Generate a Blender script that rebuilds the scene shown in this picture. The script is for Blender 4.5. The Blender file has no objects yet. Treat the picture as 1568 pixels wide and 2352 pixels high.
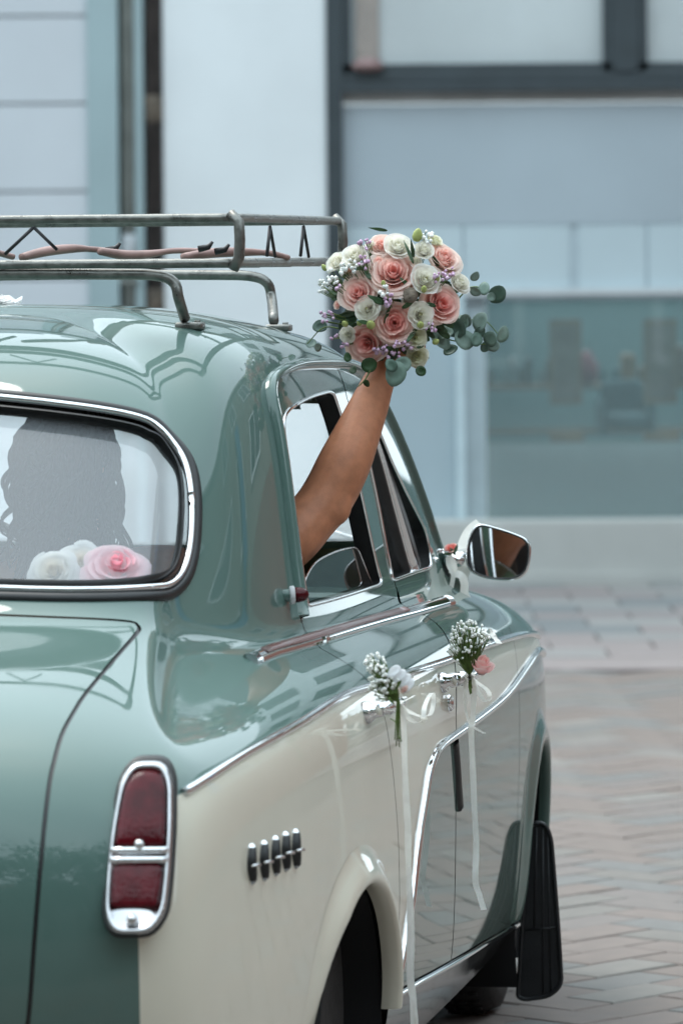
import bpy, bmesh, math, random
import numpy as np
from mathutils import Vector, Matrix
from mathutils.geometry import delaunay_2d_cdt

scn = bpy.context.scene
# ------------------------------------------------------------------ camera, sky, sun, exposure
EYE = 1.72
FOC = 11700.0            # focal length in units of 1/2352 of the picture height
YAW = .168               # the car points this far to the right of the view direction
CAR = (-.79, 9.2)        # rear axle centre on the ground
ROLL = .008
HOR = 585.0
cam = bpy.data.cameras.new('camera')
cam.sensor_fit = 'VERTICAL'; cam.sensor_height = 36; cam.sensor_width = 24
cam.lens = 36 * FOC / 2352
cam.shift_y = -(1176 - HOR) / 2352
cam.clip_start = .1; cam.clip_end = 3000
cam.dof.use_dof = True; cam.dof.focus_distance = 10.05; cam.dof.aperture_fstop = 5.6
camo = bpy.data.objects.new('camera', cam); scn.collection.objects.link(camo)
camo.matrix_world = Matrix.Translation((0, 0, EYE)) @ Matrix.Rotation(math.radians(90), 4, 'X') @ Matrix.Rotation(-ROLL, 4, 'Z')
scn.camera = camo

world = bpy.data.worlds.new('World'); scn.world = world; world.use_nodes = True
wn = world.node_tree; wn.nodes.clear()
SUN_EL, SUN_ROT = math.radians(60), math.radians(322)
sky = wn.nodes.new('ShaderNodeTexSky'); sky.sky_type = 'NISHITA'; sky.sun_disc = False
sky.sun_elevation = SUN_EL; sky.sun_rotation = SUN_ROT
sky.air_density = 1.0; sky.dust_density = 4.0; sky.ozone_density = 1.0
geo = wn.nodes.new('ShaderNodeTexCoord')
cl = wn.nodes.new('ShaderNodeTexNoise'); cl.inputs['Scale'].default_value = 2.2; cl.inputs['Detail'].default_value = 5
ramp = wn.nodes.new('ShaderNodeMapRange'); ramp.inputs[1].default_value = .3; ramp.inputs[2].default_value = .7; ramp.inputs[3].default_value = .7; ramp.inputs[4].default_value = 1.0
mix = wn.nodes.new('ShaderNodeMix'); mix.data_type = 'RGBA'
# overcast: cloud three times brighter overhead than at the horizon
sep = wn.nodes.new('ShaderNodeSeparateXYZ'); wn.links.new(geo.outputs['Generated'], sep.inputs[0])
el_ = wn.nodes.new('ShaderNodeMapRange'); el_.inputs[1].default_value = 0; el_.inputs[2].default_value = 1; el_.inputs[3].default_value = .82; el_.inputs[4].default_value = .74
wn.links.new(sep.outputs['Z'], el_.inputs[0])
ccol = wn.nodes.new('ShaderNodeVectorMath'); ccol.operation = 'SCALE'; ccol.inputs[0].default_value = (7.6, 9.0, 9.7)
wn.links.new(el_.outputs[0], ccol.inputs['Scale']); wn.links.new(ccol.outputs[0], mix.inputs['B'])
bg = wn.nodes.new('ShaderNodeBackground'); bg.inputs['Strength'].default_value = .13
wo = wn.nodes.new('ShaderNodeOutputWorld')
L = wn.links.new
L(geo.outputs['Generated'], cl.inputs['Vector']); L(cl.outputs['Fac'], ramp.inputs[0]); L(ramp.outputs[0], mix.inputs['Factor'])
L(sky.outputs['Color'], mix.inputs['A']); L(mix.outputs['Result'], bg.inputs['Color']); L(bg.outputs[0], wo.inputs[0])

sun = bpy.data.lights.new('sun', 'SUN'); sun.energy = .6; sun.angle = math.radians(25); sun.color = (1, .96, .9)
suno = bpy.data.objects.new('sun', sun); scn.collection.objects.link(suno)
sd = Vector((math.sin(SUN_ROT) * math.cos(SUN_EL), math.cos(SUN_ROT) * math.cos(SUN_EL), math.sin(SUN_EL)))
suno.rotation_euler = sd.to_track_quat('Z', 'Y').to_euler(); suno.location = (0, 0, 30)

scn.view_settings.view_transform = 'Standard'; scn.view_settings.look = 'None'
scn.view_settings.exposure = 1.52; scn.view_settings.gamma = 1; scn.view_settings.use_curve_mapping = False
scn.render.engine = 'CYCLES'
scn.cycles.use_denoising = True
scn.cycles.max_bounces = 10; scn.cycles.transparent_max_bounces = 16

rnd = random.Random(7)

# ------------------------------------------------------------------ materials
def srgb(*c):
    return tuple(((x / 255) / 12.92 if x <= 10 else ((x / 255 + .055) / 1.055) ** 2.4) for x in c) + (1,)

def mat(name, col, rough=.5, metal=0, coat=0, coat_rough=.03, var=.08, scale=8, bump=0, bscale=60, spec=.5, attr=None, sss=0, trans=0, col2=None, stretch=None, rvar=0, sheen=0):
    m = bpy.data.materials.new(name); m.use_nodes = True
    nt = m.node_tree; b = nt.nodes['Principled BSDF']
    b.inputs['Roughness'].default_value = rough; b.inputs['Metallic'].default_value = metal
    b.inputs['Coat Weight'].default_value = coat; b.inputs['Coat Roughness'].default_value = coat_rough
    b.inputs['Specular IOR Level'].default_value = spec
    if sss: b.inputs['Subsurface Weight'].default_value = sss; b.inputs['Subsurface Radius'].default_value = (.012, .005, .003); b.inputs['Subsurface Scale'].default_value = 1
    if trans: b.inputs['Transmission Weight'].default_value = trans
    if sheen: b.inputs['Sheen Weight'].default_value = sheen
    tc = nt.nodes.new('ShaderNodeTexCoord'); src = tc.outputs['Object']
    if stretch:
        mp = nt.nodes.new('ShaderNodeMapping'); mp.inputs['Scale'].default_value = stretch; nt.links.new(src, mp.inputs['Vector']); src = mp.outputs[0]
    n = nt.nodes.new('ShaderNodeTexNoise'); n.inputs['Scale'].default_value = scale; n.inputs['Detail'].default_value = 6
    nt.links.new(src, n.inputs['Vector'])
    mx = nt.nodes.new('ShaderNodeMix'); mx.data_type = 'RGBA'
    c = col[:3]; c2 = (col2[:3] if col2 else tuple(min(1, x * (1 + var)) for x in c)); c1 = c if col2 else tuple(x * (1 - var) for x in c)
    mx.inputs['A'].default_value = (*c1, 1); mx.inputs['B'].default_value = (*c2, 1)
    mr = nt.nodes.new('ShaderNodeMapRange'); mr.inputs[1].default_value = .35; mr.inputs[2].default_value = .65
    nt.links.new(n.outputs['Fac'], mr.inputs[0]); nt.links.new(mr.outputs[0], mx.inputs['Factor'])
    out = mx.outputs['Result']
    if attr:
        at = nt.nodes.new('ShaderNodeAttribute'); at.attribute_name = attr
        m2 = nt.nodes.new('ShaderNodeMix'); m2.data_type = 'RGBA'; m2.blend_type = 'MULTIPLY'; m2.inputs['Factor'].default_value = 1
        nt.links.new(at.outputs['Color'], m2.inputs['A']); nt.links.new(out, m2.inputs['B']); out = m2.outputs['Result']
    nt.links.new(out, b.inputs['Base Color'])
    if rvar:
        r2 = nt.nodes.new('ShaderNodeMapRange'); r2.inputs[1].default_value = .3; r2.inputs[2].default_value = .7
        r2.inputs[3].default_value = max(0, rough - rvar); r2.inputs[4].default_value = rough + rvar
        nt.links.new(n.outputs['Fac'], r2.inputs[0]); nt.links.new(r2.outputs[0], b.inputs['Roughness'])
    if bump:
        n2 = nt.nodes.new('ShaderNodeTexNoise'); n2.inputs['Scale'].default_value = bscale; n2.inputs['Detail'].default_value = 4
        nt.links.new(src, n2.inputs['Vector'])
        bp = nt.nodes.new('ShaderNodeBump'); bp.inputs['Strength'].default_value = bump; bp.inputs['Distance'].default_value = .01
        nt.links.new(n2.outputs['Fac'], bp.inputs['Height']); nt.links.new(bp.outputs[0], b.inputs['Normal'])
    return m

def glass(name, tint=(1, 1, 1), refl_ior=1.5, veil=0, veilcol=(.6, .65, .68), glow=0, boost=1.9):
    """Thin pane: light passes straight through, the sky mirrors in it, and a veil colour adds painted haze."""
    m = bpy.data.materials.new(name); m.use_nodes = True; nt = m.node_tree; nt.nodes.clear()
    o = nt.nodes.new('ShaderNodeOutputMaterial'); tr = nt.nodes.new('ShaderNodeBsdfTransparent'); tr.inputs[0].default_value = (*tint, 1)
    gl = nt.nodes.new('ShaderNodeBsdfGlossy'); gl.inputs['Roughness'].default_value = .015
    # Schlick's curve on |cos|, the same from both sides of a thin pane
    ge = nt.nodes.new('ShaderNodeNewGeometry'); vm = nt.nodes.new('ShaderNodeVectorMath'); vm.operation = 'DOT_PRODUCT'
    nt.links.new(ge.outputs['Normal'], vm.inputs[0]); nt.links.new(ge.outputs['Incoming'], vm.inputs[1])
    def mth(op, x, y=None, clamp=False):
        k = nt.nodes.new('ShaderNodeMath'); k.operation = op; k.use_clamp = clamp
        for i, q in enumerate((x, y)):
            if q is None: continue
            if isinstance(q, (int, float)): k.inputs[i].default_value = q
            else: nt.links.new(q, k.inputs[i])
        return k.outputs[0]
    f0 = ((refl_ior - 1) / (refl_ior + 1)) ** 2 * boost
    fac = mth('ADD', mth('MULTIPLY', mth('POWER', mth('SUBTRACT', 1.0, mth('ABSOLUTE', vm.outputs['Value'])), 5.0), 1 - f0), f0, True)
    df = nt.nodes.new('ShaderNodeBsdfDiffuse'); df.inputs[0].default_value = (*veilcol, 1); veil_out = df.outputs[0]
    if glow:      # added haze: the veil also scatters light through from its far side
        tl = nt.nodes.new('ShaderNodeBsdfTranslucent'); tl.inputs[0].default_value = (*veilcol, 1); m0 = nt.nodes.new('ShaderNodeMixShader'); m0.inputs[0].default_value = glow
        nt.links.new(df.outputs[0], m0.inputs[1]); nt.links.new(tl.outputs[0], m0.inputs[2]); veil_out = m0.outputs[0]
    m1 = nt.nodes.new('ShaderNodeMixShader'); m1.inputs[0].default_value = veil
    m2 = nt.nodes.new('ShaderNodeMixShader')
    nt.links.new(tr.outputs[0], m1.inputs[1]); nt.links.new(veil_out, m1.inputs[2])
    nt.links.new(fac, m2.inputs[0])
    nt.links.new(m1.outputs[0], m2.inputs[1]); nt.links.new(gl.outputs[0], m2.inputs[2]); nt.links.new(m2.outputs[0], o.inputs[0])
    return m

GREEN = (.084, .148, .130, 1)
CREAM = (.72, .685, .57, 1)
M = {}
M['green'] = mat('sage_green_paint', GREEN, .5, spec=.08, coat=1, coat_rough=.015, var=.03, scale=3)
M['green'].node_tree.nodes['Principled BSDF'].inputs['Coat IOR'].default_value = 1.48
def grime(m, z0=.55, amt=.30):
    """road dust low on the panels: blotchy, fading out upwards (object height)"""
    nt = m.node_tree; b = nt.nodes['Principled BSDF']; link = b.inputs['Base Color'].links[0]; src = link.from_socket
    tc = nt.nodes.new('ShaderNodeTexCoord'); sp = nt.nodes.new('ShaderNodeSeparateXYZ'); nt.links.new(tc.outputs['Object'], sp.inputs[0])
    h = nt.nodes.new('ShaderNodeMapRange'); h.inputs[1].default_value = z0; h.inputs[2].default_value = .18; h.inputs[3].default_value = 0; h.inputs[4].default_value = amt
    nt.links.new(sp.outputs['Z'], h.inputs[0])
    n = nt.nodes.new('ShaderNodeTexNoise'); n.inputs['Scale'].default_value = 26; n.inputs['Detail'].default_value = 8; n.inputs['Roughness'].default_value = .7; nt.links.new(tc.outputs['Object'], n.inputs['Vector'])
    mu = nt.nodes.new('ShaderNodeMath'); mu.operation = 'MULTIPLY'; nt.links.new(h.outputs[0], mu.inputs[0]); nt.links.new(n.outputs['Fac'], mu.inputs[1])
    mx = nt.nodes.new('ShaderNodeMix'); mx.data_type = 'RGBA'; mx.inputs['B'].default_value = (.17, .15, .125, 1)
    nt.links.new(mu.outputs[0], mx.inputs['Factor']); nt.links.new(src, mx.inputs['A']); nt.links.new(mx.outputs['Result'], b.inputs['Base Color'])
    # fine dust specks dull the lacquer a little everywhere
    n2 = nt.nodes.new('ShaderNodeTexNoise'); n2.inputs['Scale'].default_value = 9; n2.inputs['Detail'].default_value = 6; nt.links.new(tc.outputs['Object'], n2.inputs['Vector'])
    r = nt.nodes.new('ShaderNodeMapRange'); r.inputs[1].default_value = .35; r.inputs[2].default_value = .75; r.inputs[3].default_value = .01; r.inputs[4].default_value = .07
    nt.links.new(n2.outputs['Fac'], r.inputs[0]); nt.links.new(r.outputs[0], b.inputs['Coat Roughness'])
grime(M['green'])
M['cream'] = mat('cream_paint', CREAM, .5, spec=.1, coat=.9, coat_rough=.03, var=.03, scale=3)
grime(M['cream'])
M['chrome'] = mat('chrome', (.78, .79, .80), .06, metal=1, var=.02, rvar=.03)
M['bezel'] = mat('tail_lamp_bezel', (.50, .50, .51), .14, metal=1, var=.08, scale=30, rvar=.06)
M['dullchrome'] = mat('worn_chrome', (.62, .62, .62), .22, metal=1, var=.1, scale=30, rvar=.1)
M['red_reflection'] = mat('painted_red_reflection', (.13, .035, .025), .3, coat=.6, var=.15, scale=9)  # colour of a red wall's reflection, painted on the belt trim
M['rubber'] = mat('black_rubber', (.012, .013, .014), .45, var=.2, scale=40)
M['black'] = mat('black_shade', (.006, .006, .007), .9, var=.2)
M['flap'] = mat('mudflap_rubber', (.012, .013, .015), .42, var=.3, scale=12, bump=.1, bscale=200)
M['redlens'] = mat('red_lens', (.075, .002, .006), .12, coat=0, var=.35, scale=25, bump=.15, bscale=160, spec=.3)
M['rack'] = mat('galvanised_steel', (.20, .20, .185), .38, metal=.75, var=.28, scale=45, bump=.1, bscale=220, rvar=.15)
M['rackbrown'] = mat('brown_tubing', (.30, .185, .165), .5, var=.2, scale=20)
M['iron'] = mat('black_iron', (.03, .03, .033), .5, metal=.3, var=.3)
M['tyre'] = mat('tyre_rubber', (.022, .021, .021), .75, var=.2, scale=30, bump=.2, bscale=90)
M['liner'] = mat('interior_trim', (.055, .048, .036), .7, var=.25, scale=12)
M['brown'] = mat('brown_pillar_trim', (.085, .062, .032), .6, var=.25, scale=25)
M['head'] = mat('headlining', (.30, .30, .29), .9, var=.06, bump=.1)
M['seat'] = mat('seat_leather', (.16, .18, .175), .5, var=.12, scale=10, bump=.1, bscale=80)
M['shelf'] = mat('parcel_shelf', (.20, .21, .21), .8, var=.1)
M['glass'] = glass('car_glass', (.93, .96, .95), veil=.02)
M['rearglass'] = glass('veiled_rear_glass', (.94, .96, .96), veil=.24, veilcol=(.54, .58, .61), boost=2.0)  # pale veil colour stands in for the sky's reflection in the pane
M['screen'] = glass('hazy_windscreen', (.94, .96, .96), veil=.36, veilcol=(.70, .75, .78), glow=.8)  # veil and glow are haze added to brighten the view through
M['mirror'] = mat('mirror_glass', (.82, .83, .84), .01, metal=1, var=.0)
M['skin'] = mat('skin', (.44, .182, .097), .5, var=.12, scale=38, bump=.12, bscale=420, sss=.12, spec=.3)
M['hair'] = mat('brown_hair', (.030, .023, .018), .8, spec=.1, var=.4, scale=30, stretch=(30, 30, 3))
M['dress'] = mat('white_dress', (.72, .72, .72), .7, var=.04, bump=.15, bscale=80)
M['petal'] = mat('petal', (1, 1, 1), .55, var=.04, scale=60, attr='Col')
def thin(m, f):
    """petals and ribbons let part of the light through"""
    nt = m.node_tree; b = nt.nodes['Principled BSDF']; o = nt.nodes['Material Output']; tl = nt.nodes.new('ShaderNodeBsdfTranslucent'); mx = nt.nodes.new('ShaderNodeMixShader'); mx.inputs[0].default_value = f
    nt.links.new(b.inputs['Base Color'].links[0].from_socket, tl.inputs['Color']); nt.links.new(b.outputs[0], mx.inputs[1]); nt.links.new(tl.outputs[0], mx.inputs[2]); nt.links.new(mx.outputs[0], o.inputs['Surface'])
thin(M['petal'], .42)
M['leaf'] = mat('eucalyptus_leaf', (.14, .22, .175), .55, var=.22, scale=30, col2=(.22, .31, .265))
M['leaf2'] = mat('eucalyptus_leaf_pale', (.20, .29, .25), .6, var=.22, scale=30, col2=(.29, .37, .33))
M['leaf3'] = mat('eucalyptus_leaf_deep', (.085, .15, .115), .5, var=.25, scale=30)
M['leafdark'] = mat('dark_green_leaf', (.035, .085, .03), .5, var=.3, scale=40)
M['stem'] = mat('green_stem', (.10, .16, .035), .6, var=.3, scale=60)
M['bud'] = mat('lime_bud', (.42, .48, .16), .55, var=.15, scale=60)
M['gyp'] = mat('white_blossom', (.88, .89, .85), .7, var=.08, scale=200)
M['lilac'] = mat('lilac_blossom', (.62, .36, .56), .7, var=.2, scale=160, col2=(.72, .55, .70))
M['brownbud'] = mat('brown_seed_head', (.19, .155, .12), .8, var=.3, scale=90, bump=.5, bscale=200)
M['ribbon'] = mat('ivory_ribbon', (.96, .95, .90), .5, var=.05, scale=40, sheen=.3)
M['paper'] = mat('white_tulle', (.90, .91, .92), .8, var=.04)
thin(M['ribbon'], .4); thin(M['paper'], .4)
M['wallw'] = mat('white_render', (.72, .765, .78), .9, var=.035, scale=1.6, bump=.12, bscale=40)
M['panel'] = mat('grey_cladding', (.56, .60, .635), .6, var=.03, scale=1.5)
M['joint'] = mat('panel_joint', (.30, .33, .34), .9)
M['pilaster'] = mat('teal_grey_paint', (.32, .42, .44), .6, var=.06, scale=1)
M['pipe'] = mat('grey_downpipe', (.20, .22, .205), .55, var=.2, scale=4)
M['darkpipe'] = mat('rusty_dark_pipe', (.028, .022, .02), .6, var=.4, scale=9)
M['frame'] = mat('anthracite_frame', (.038, .052, .060), .45, var=.1, scale=5)
M['film'] = mat('frosted_film', (.40, .47, .515), .35, var=.06, scale=.8)
M['film2'] = mat('pale_blue_board', (.50, .60, .64), .35, var=.05, scale=.7)
M['film3'] = mat('grey_lower_film', (.37, .41, .42), .3, var=.06, scale=.9)
M['clearpane'] = glass('clear_pane', (.97, .98, .98), boost=.5)
M['shopglass'] = glass('shop_glass', (.90, .95, .95), veil=.20, veilcol=(.36, .47, .48))  # teal-grey veil is haze painted over the display
M['teal'] = mat('teal_interior_wall', (.19, .30, .305), .7, var=.15, scale=.8)
M['dark'] = mat('dark_shop_goods', (.045, .05, .048), .6, var=.5, scale=5)
M['dim'] = mat('dim_interior', (.20, .23, .23), .8, var=.1)
M['plinth'] = mat('stone_plinth', (.47, .48, .46), .8, var=.06, scale=2, bump=.1)
M['poster'] = mat('brown_poster_print', (.10, .055, .04), .5, var=.5, scale=6, col2=(.18, .15, .12))
M['wood'] = mat('wooden_frame', (.20, .12, .06), .5, var=.2, scale=9)

# ------------------------------------------------------------------ object helpers
COL = scn.collection
ORG = {}
def thing(name, label, cat, loc=(0, 0, 0), group=None):
    o = bpy.data.objects.new(name, None); COL.objects.link(o); o.empty_display_size = .1
    o.location = loc; ORG[o.name] = Vector(loc)
    o['label'] = label; o['category'] = cat
    if group: o['group'] = group
    return o
def tag(o, label, cat, group=None):
    o['label'] = label; o['category'] = cat
    if group: o['group'] = group
    return o
def origin(p):
    v = Vector((0, 0, 0))
    while p is not None:
        v = v + p.location; p = p.parent
    return v
def obj(name, V, F, m, parent=None, normals=None, smooth=True, kind=None, cols=None, mi=None, centre=False, label=None):
    """One mesh object; V in world metres."""
    V = np.asarray(V, float).reshape(-1, 3)
    off = np.array(origin(parent)) if parent is not None else np.zeros(3)
    c = V.mean(0) if centre else off
    me = bpy.data.meshes.new(name)
    me.from_pydata((V - c).tolist(), [], [tuple(int(i) for i in f) for f in F])
    for k in (m if isinstance(m, (list, tuple)) else [m]): me.materials.append(k)
    if mi is not None: me.polygons.foreach_set('material_index', np.asarray(mi, np.int32))
    me.polygons.foreach_set('use_smooth', [smooth] * len(me.polygons))
    if cols is not None:
        a = me.color_attributes.new('Col', 'FLOAT_COLOR', 'POINT')
        a.data.foreach_set('color', np.concatenate([np.asarray(cols, float), np.ones((len(V), 1))], 1).ravel())
    me.update()
    if normals is not None: me.normals_split_custom_set_from_vertices(np.asarray(normals).tolist())
    o = bpy.data.objects.new(name, me); COL.objects.link(o)
    if parent is not None: o.parent = parent
    if centre: o.location = Vector((c - off).tolist())
    if kind: o['kind'] = kind
    if label: o['label'] = label
    return o

class MB:
    """Collects shapes for one mesh."""
    def __init__(s): s.V = []; s.F = []; s.C = []; s.n = 0; s.flat = True
    def add(s, V, F, c=None):
        V = np.asarray(V, float).reshape(-1, 3); s.flat = False
        s.V.append(V); s.F += [tuple(int(i) + s.n for i in f) for f in F]; s.n += len(V)
        s.C.append(np.tile(c, (len(V), 1)) if c is not None and np.ndim(c) == 1 else (np.asarray(c) if c is not None else np.ones((len(V), 3))))
        return s
    def box(s, lo, hi, bev=0):
        (x0, y0, z0), (x1, y1, z1) = lo, hi; keep = s.flat
        if bev:
            bm = bmesh.new(); bmesh.ops.create_cube(bm, size=1)
            for v in bm.verts: v.co = Vector(((x0 + x1) / 2 + v.co.x * (x1 - x0), (y0 + y1) / 2 + v.co.y * (y1 - y0), (z0 + z1) / 2 + v.co.z * (z1 - z0)))
            bmesh.ops.bevel(bm, geom=bm.edges[:], offset=bev, segments=2, affect='EDGES', profile=.5)
            bm.verts.index_update()
            s.add([v.co[:] for v in bm.verts], [[v.index for v in f.verts] for f in bm.faces]); bm.free(); s.flat = keep; return s
        V = [(x, y, z) for x in (x0, x1) for y in (y0, y1) for z in (z0, z1)]
        s.add(V, [(0, 1, 3, 2), (4, 6, 7, 5), (0, 4, 5, 1), (2, 3, 7, 6), (0, 2, 6, 4), (1, 5, 7, 3)]); s.flat = keep; return s
    def tube(s, pts, r, n=10, cap=True, closed=False, flat=1.0, upv=None, c=None):
        pts = [Vector(p) for p in pts]; k = len(pts); rs = r if hasattr(r, '__len__') else [r] * k
        V = []; F = []; up = Vector(upv) if upv is not None else Vector((.13, .21, .97))
        for i in range(k):
            a = pts[(i - 1) % k if closed else max(i - 1, 0)]; b = pts[(i + 1) % k if closed else min(i + 1, k - 1)]
            t = (b - a).normalized()
            if abs(t.dot(up)) > .97 and upv is None: up = Vector((.9, .3, .1))
            x = t.cross(up).normalized(); y = x.cross(t)
            if upv is None: up = y
            for j in range(n):
                q = 2 * math.pi * j / n; V.append(pts[i] + x * (math.cos(q) * rs[i]) + y * (math.sin(q) * rs[i] * flat))
        for i in range(k if closed else k - 1):
            for j in range(n):
                i2 = (i + 1) % k; F.append((i * n + j, i * n + (j + 1) % n, i2 * n + (j + 1) % n, i2 * n + j))
        if cap and not closed: F.append(tuple(range(n))[::-1]); F.append(tuple((k - 1) * n + j for j in range(n)))
        return s.add([v[:] for v in V], F, c)
    def strip(s, pts, w, side, c=None):
        """Thin two-sided ribbon along pts, its width along the side vectors."""
        k = len(pts); V = []; F = []
        for i in range(k):
            sd = np.asarray(side[i] if np.ndim(side) > 1 else side, float); sd = sd / (np.linalg.norm(sd) + 1e-9)
            ww = w[i] if hasattr(w, '__len__') else w
            V += [np.asarray(pts[i]) - sd * ww / 2, np.asarray(pts[i]) + sd * ww / 2]
        for i in range(k - 1): F.append((2 * i, 2 * i + 1, 2 * i + 3, 2 * i + 2))
        return s.add(V, F, c)
    def lathe(s, prof, o, axis, n=20, c=None):
        """prof: (radius, distance along axis) pairs."""
        a = Vector(axis).normalized(); x = a.orthogonal().normalized(); y = a.cross(x); o = Vector(o); V = []; F = []
        for r, h in prof:
            for j in range(n):
                q = 2 * math.pi * j / n; V.append((o + a * h + (x * math.cos(q) + y * math.sin(q)) * r)[:])
        for i in range(len(prof) - 1):
            for j in range(n): F.append((i * n + j, i * n + (j + 1) % n, (i + 1) * n + (j + 1) % n, (i + 1) * n + j))
        F.append(tuple(range(n))[::-1]); F.append(tuple((len(prof) - 1) * n + j for j in range(n)))
        return s.add(V, F, c)
    def build(s, name, m, parent=None, **k):
        V = np.concatenate(s.V)
        if s.flat: k.setdefault('smooth', False)
        if k.pop('usecol', False): k['cols'] = np.concatenate(s.C)
        return obj(name, V, s.F, m, parent, **k)

def smooth_path(P, n=8, closed=False):
    """Catmull-Rom through P."""
    P = np.asarray(P, float); k = len(P); out = []
    for i in range(k if closed else k - 1):
        p0 = P[(i - 1) % k] if closed or i > 0 else 2 * P[0] - P[1]
        p1, p2 = P[i], P[(i + 1) % k]
        p3 = P[(i + 2) % k] if closed or i + 2 < k else 2 * P[-1] - P[-2]
        for t in np.arange(n) / n:
            out.append(.5 * (2 * p1 + (p2 - p0) * t + (2 * p0 - 5 * p1 + 4 * p2 - p3) * t * t + (3 * p1 - p0 - 3 * p2 + p3) * t ** 3))
    if not closed: out.append(P[-1])
    return np.array(out)

def rcorner(poly, r, n=5):
    """Rounds the corners of a closed 2-D polygon (r: one radius or one per corner)."""
    P = np.asarray(poly, float); k = len(P); out = []
    rr = r if hasattr(r, '__len__') else [r] * k
    for i in range(k):
        a, b, c = P[i - 1], P[i], P[(i + 1) % k]
        d1 = (a - b) / np.linalg.norm(a - b); d2 = (c - b) / np.linalg.norm(c - b)
        q = min(rr[i], np.linalg.norm(a - b) * .49, np.linalg.norm(c - b) * .49)
        for t in np.linspace(0, 1, n): out.append((b + d1 * q) * (1 - t) ** 2 + 2 * b * t * (1 - t) + (b + d2 * q) * t * t)
    return np.array(out)

def inside(poly, P):
    poly = np.asarray(poly); x, y = P[:, 0], P[:, 1]; r = np.zeros(len(P), bool); j = len(poly) - 1
    for i in range(len(poly)):
        xi, yi = poly[i]; xj, yj = poly[j]
        c = ((yi > y) != (yj > y)) & (x < (xj - xi) * (y - yi) / (yj - yi + 1e-15) + xi)
        r ^= c; j = i
    return r

# ------------------------------------------------------------------ places
SN, CS = math.sin(YAW), math.cos(YAW)
def W(P):
    """car metres (forward, right, up) -> world"""
    P = np.asarray(P, float); X, Y, Z = P[..., 0], P[..., 1], P[..., 2]
    return np.stack([CAR[0] + X * SN + Y * CS, CAR[1] + X * CS - Y * SN, Z], -1)
def WD(P):
    P = np.asarray(P, float); X, Y, Z = P[..., 0], P[..., 1], P[..., 2]
    return np.stack([X * SN + Y * CS, X * CS - Y * SN, Z], -1)
cR, sR = math.cos(ROLL), math.sin(ROLL)
def sight(px, py):
    a, b = px - 784, py - HOR
    return np.array([(a * cR - b * sR) / FOC, 1, -(a * sR + b * cR) / FOC])
def at(px, py, D):
    """world point seen at a place of the photograph, D metres away"""
    return np.array([0, 0, EYE]) + sight(px, py) * D
def oncar(px, py, ax, val):
    """car point seen at a place of the photograph, on the plane car[ax] = val"""
    w = sight(px, py); d = np.array([w[0] * SN + w[1] * CS, w[0] * CS - w[1] * SN, w[2]])
    ox, oy = -CAR[0], -CAR[1]; o = np.array([ox * SN + oy * CS, ox * CS - oy * SN, EYE])
    return o + d * ((val - o[ax]) / d[ax])
def pix(Pc):
    w = W(Pc); x, y, z = w[..., 0], w[..., 1], w[..., 2] - EYE
    u, v = FOC * x / y, -FOC * z / y
    return np.stack([784 + u * cR + v * sR, HOR - u * sR + v * cR], -1)
def frame_of(axis):
    a = np.asarray(axis, float); a /= np.linalg.norm(a); x = np.cross(a, (0, 0, 1.0)); x = x if np.linalg.norm(x) > .1 else np.cross(a, (1, 0, 0.)); x /= np.linalg.norm(x); return x, np.cross(x, a), a
ico = bmesh.new(); bmesh.ops.create_icosphere(ico, subdivisions=1, radius=1); ico.verts.index_update()
ICV = np.array([v.co[:] for v in ico.verts]); ICF = [[v.index for v in f.verts] for f in ico.faces]; ico.free()
def leaf_mesh(n=12, lx=1.0, ly=1.0, cup=.18, tip=0):
    V = [(0, 0, 0)]; F = []
    for rr in (.5, 1):
        for i in range(n):
            q = 2 * math.pi * i / n; x, y = rr * math.cos(q) * lx, rr * math.sin(q) * ly
            if tip: x = x * (1 + tip * max(0, math.cos(q)) ** 6); y = y * (1 - .3 * tip * max(0, math.cos(q)) ** 2)
            V.append((x, y, cup * rr * rr * (.6 * math.sin(q) ** 2 + .3) - .0))
    for i in range(n): F.append((0, 1 + i, 1 + (i + 1) % n)); F.append((1 + i, 1 + n + i, 1 + n + (i + 1) % n, 1 + (i + 1) % n))
    V = np.array(V); k = len(V); V2 = np.concatenate([V, V - (0, 0, .035)]); F2 = F + [tuple(k + i for i in f[::-1]) for f in F] + [(1 + n + i, k + 1 + n + i, k + 1 + n + (i + 1) % n, 1 + n + (i + 1) % n) for i in range(n)]
    return MB().add(V2, F2)
LEAF = [leaf_mesh(14, 1, .84, .42, .12), leaf_mesh(14, 1, .95, .5, .05), leaf_mesh(12, 1, .42, .12, .5), leaf_mesh(12, 1, .22, .08, .6)]

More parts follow.
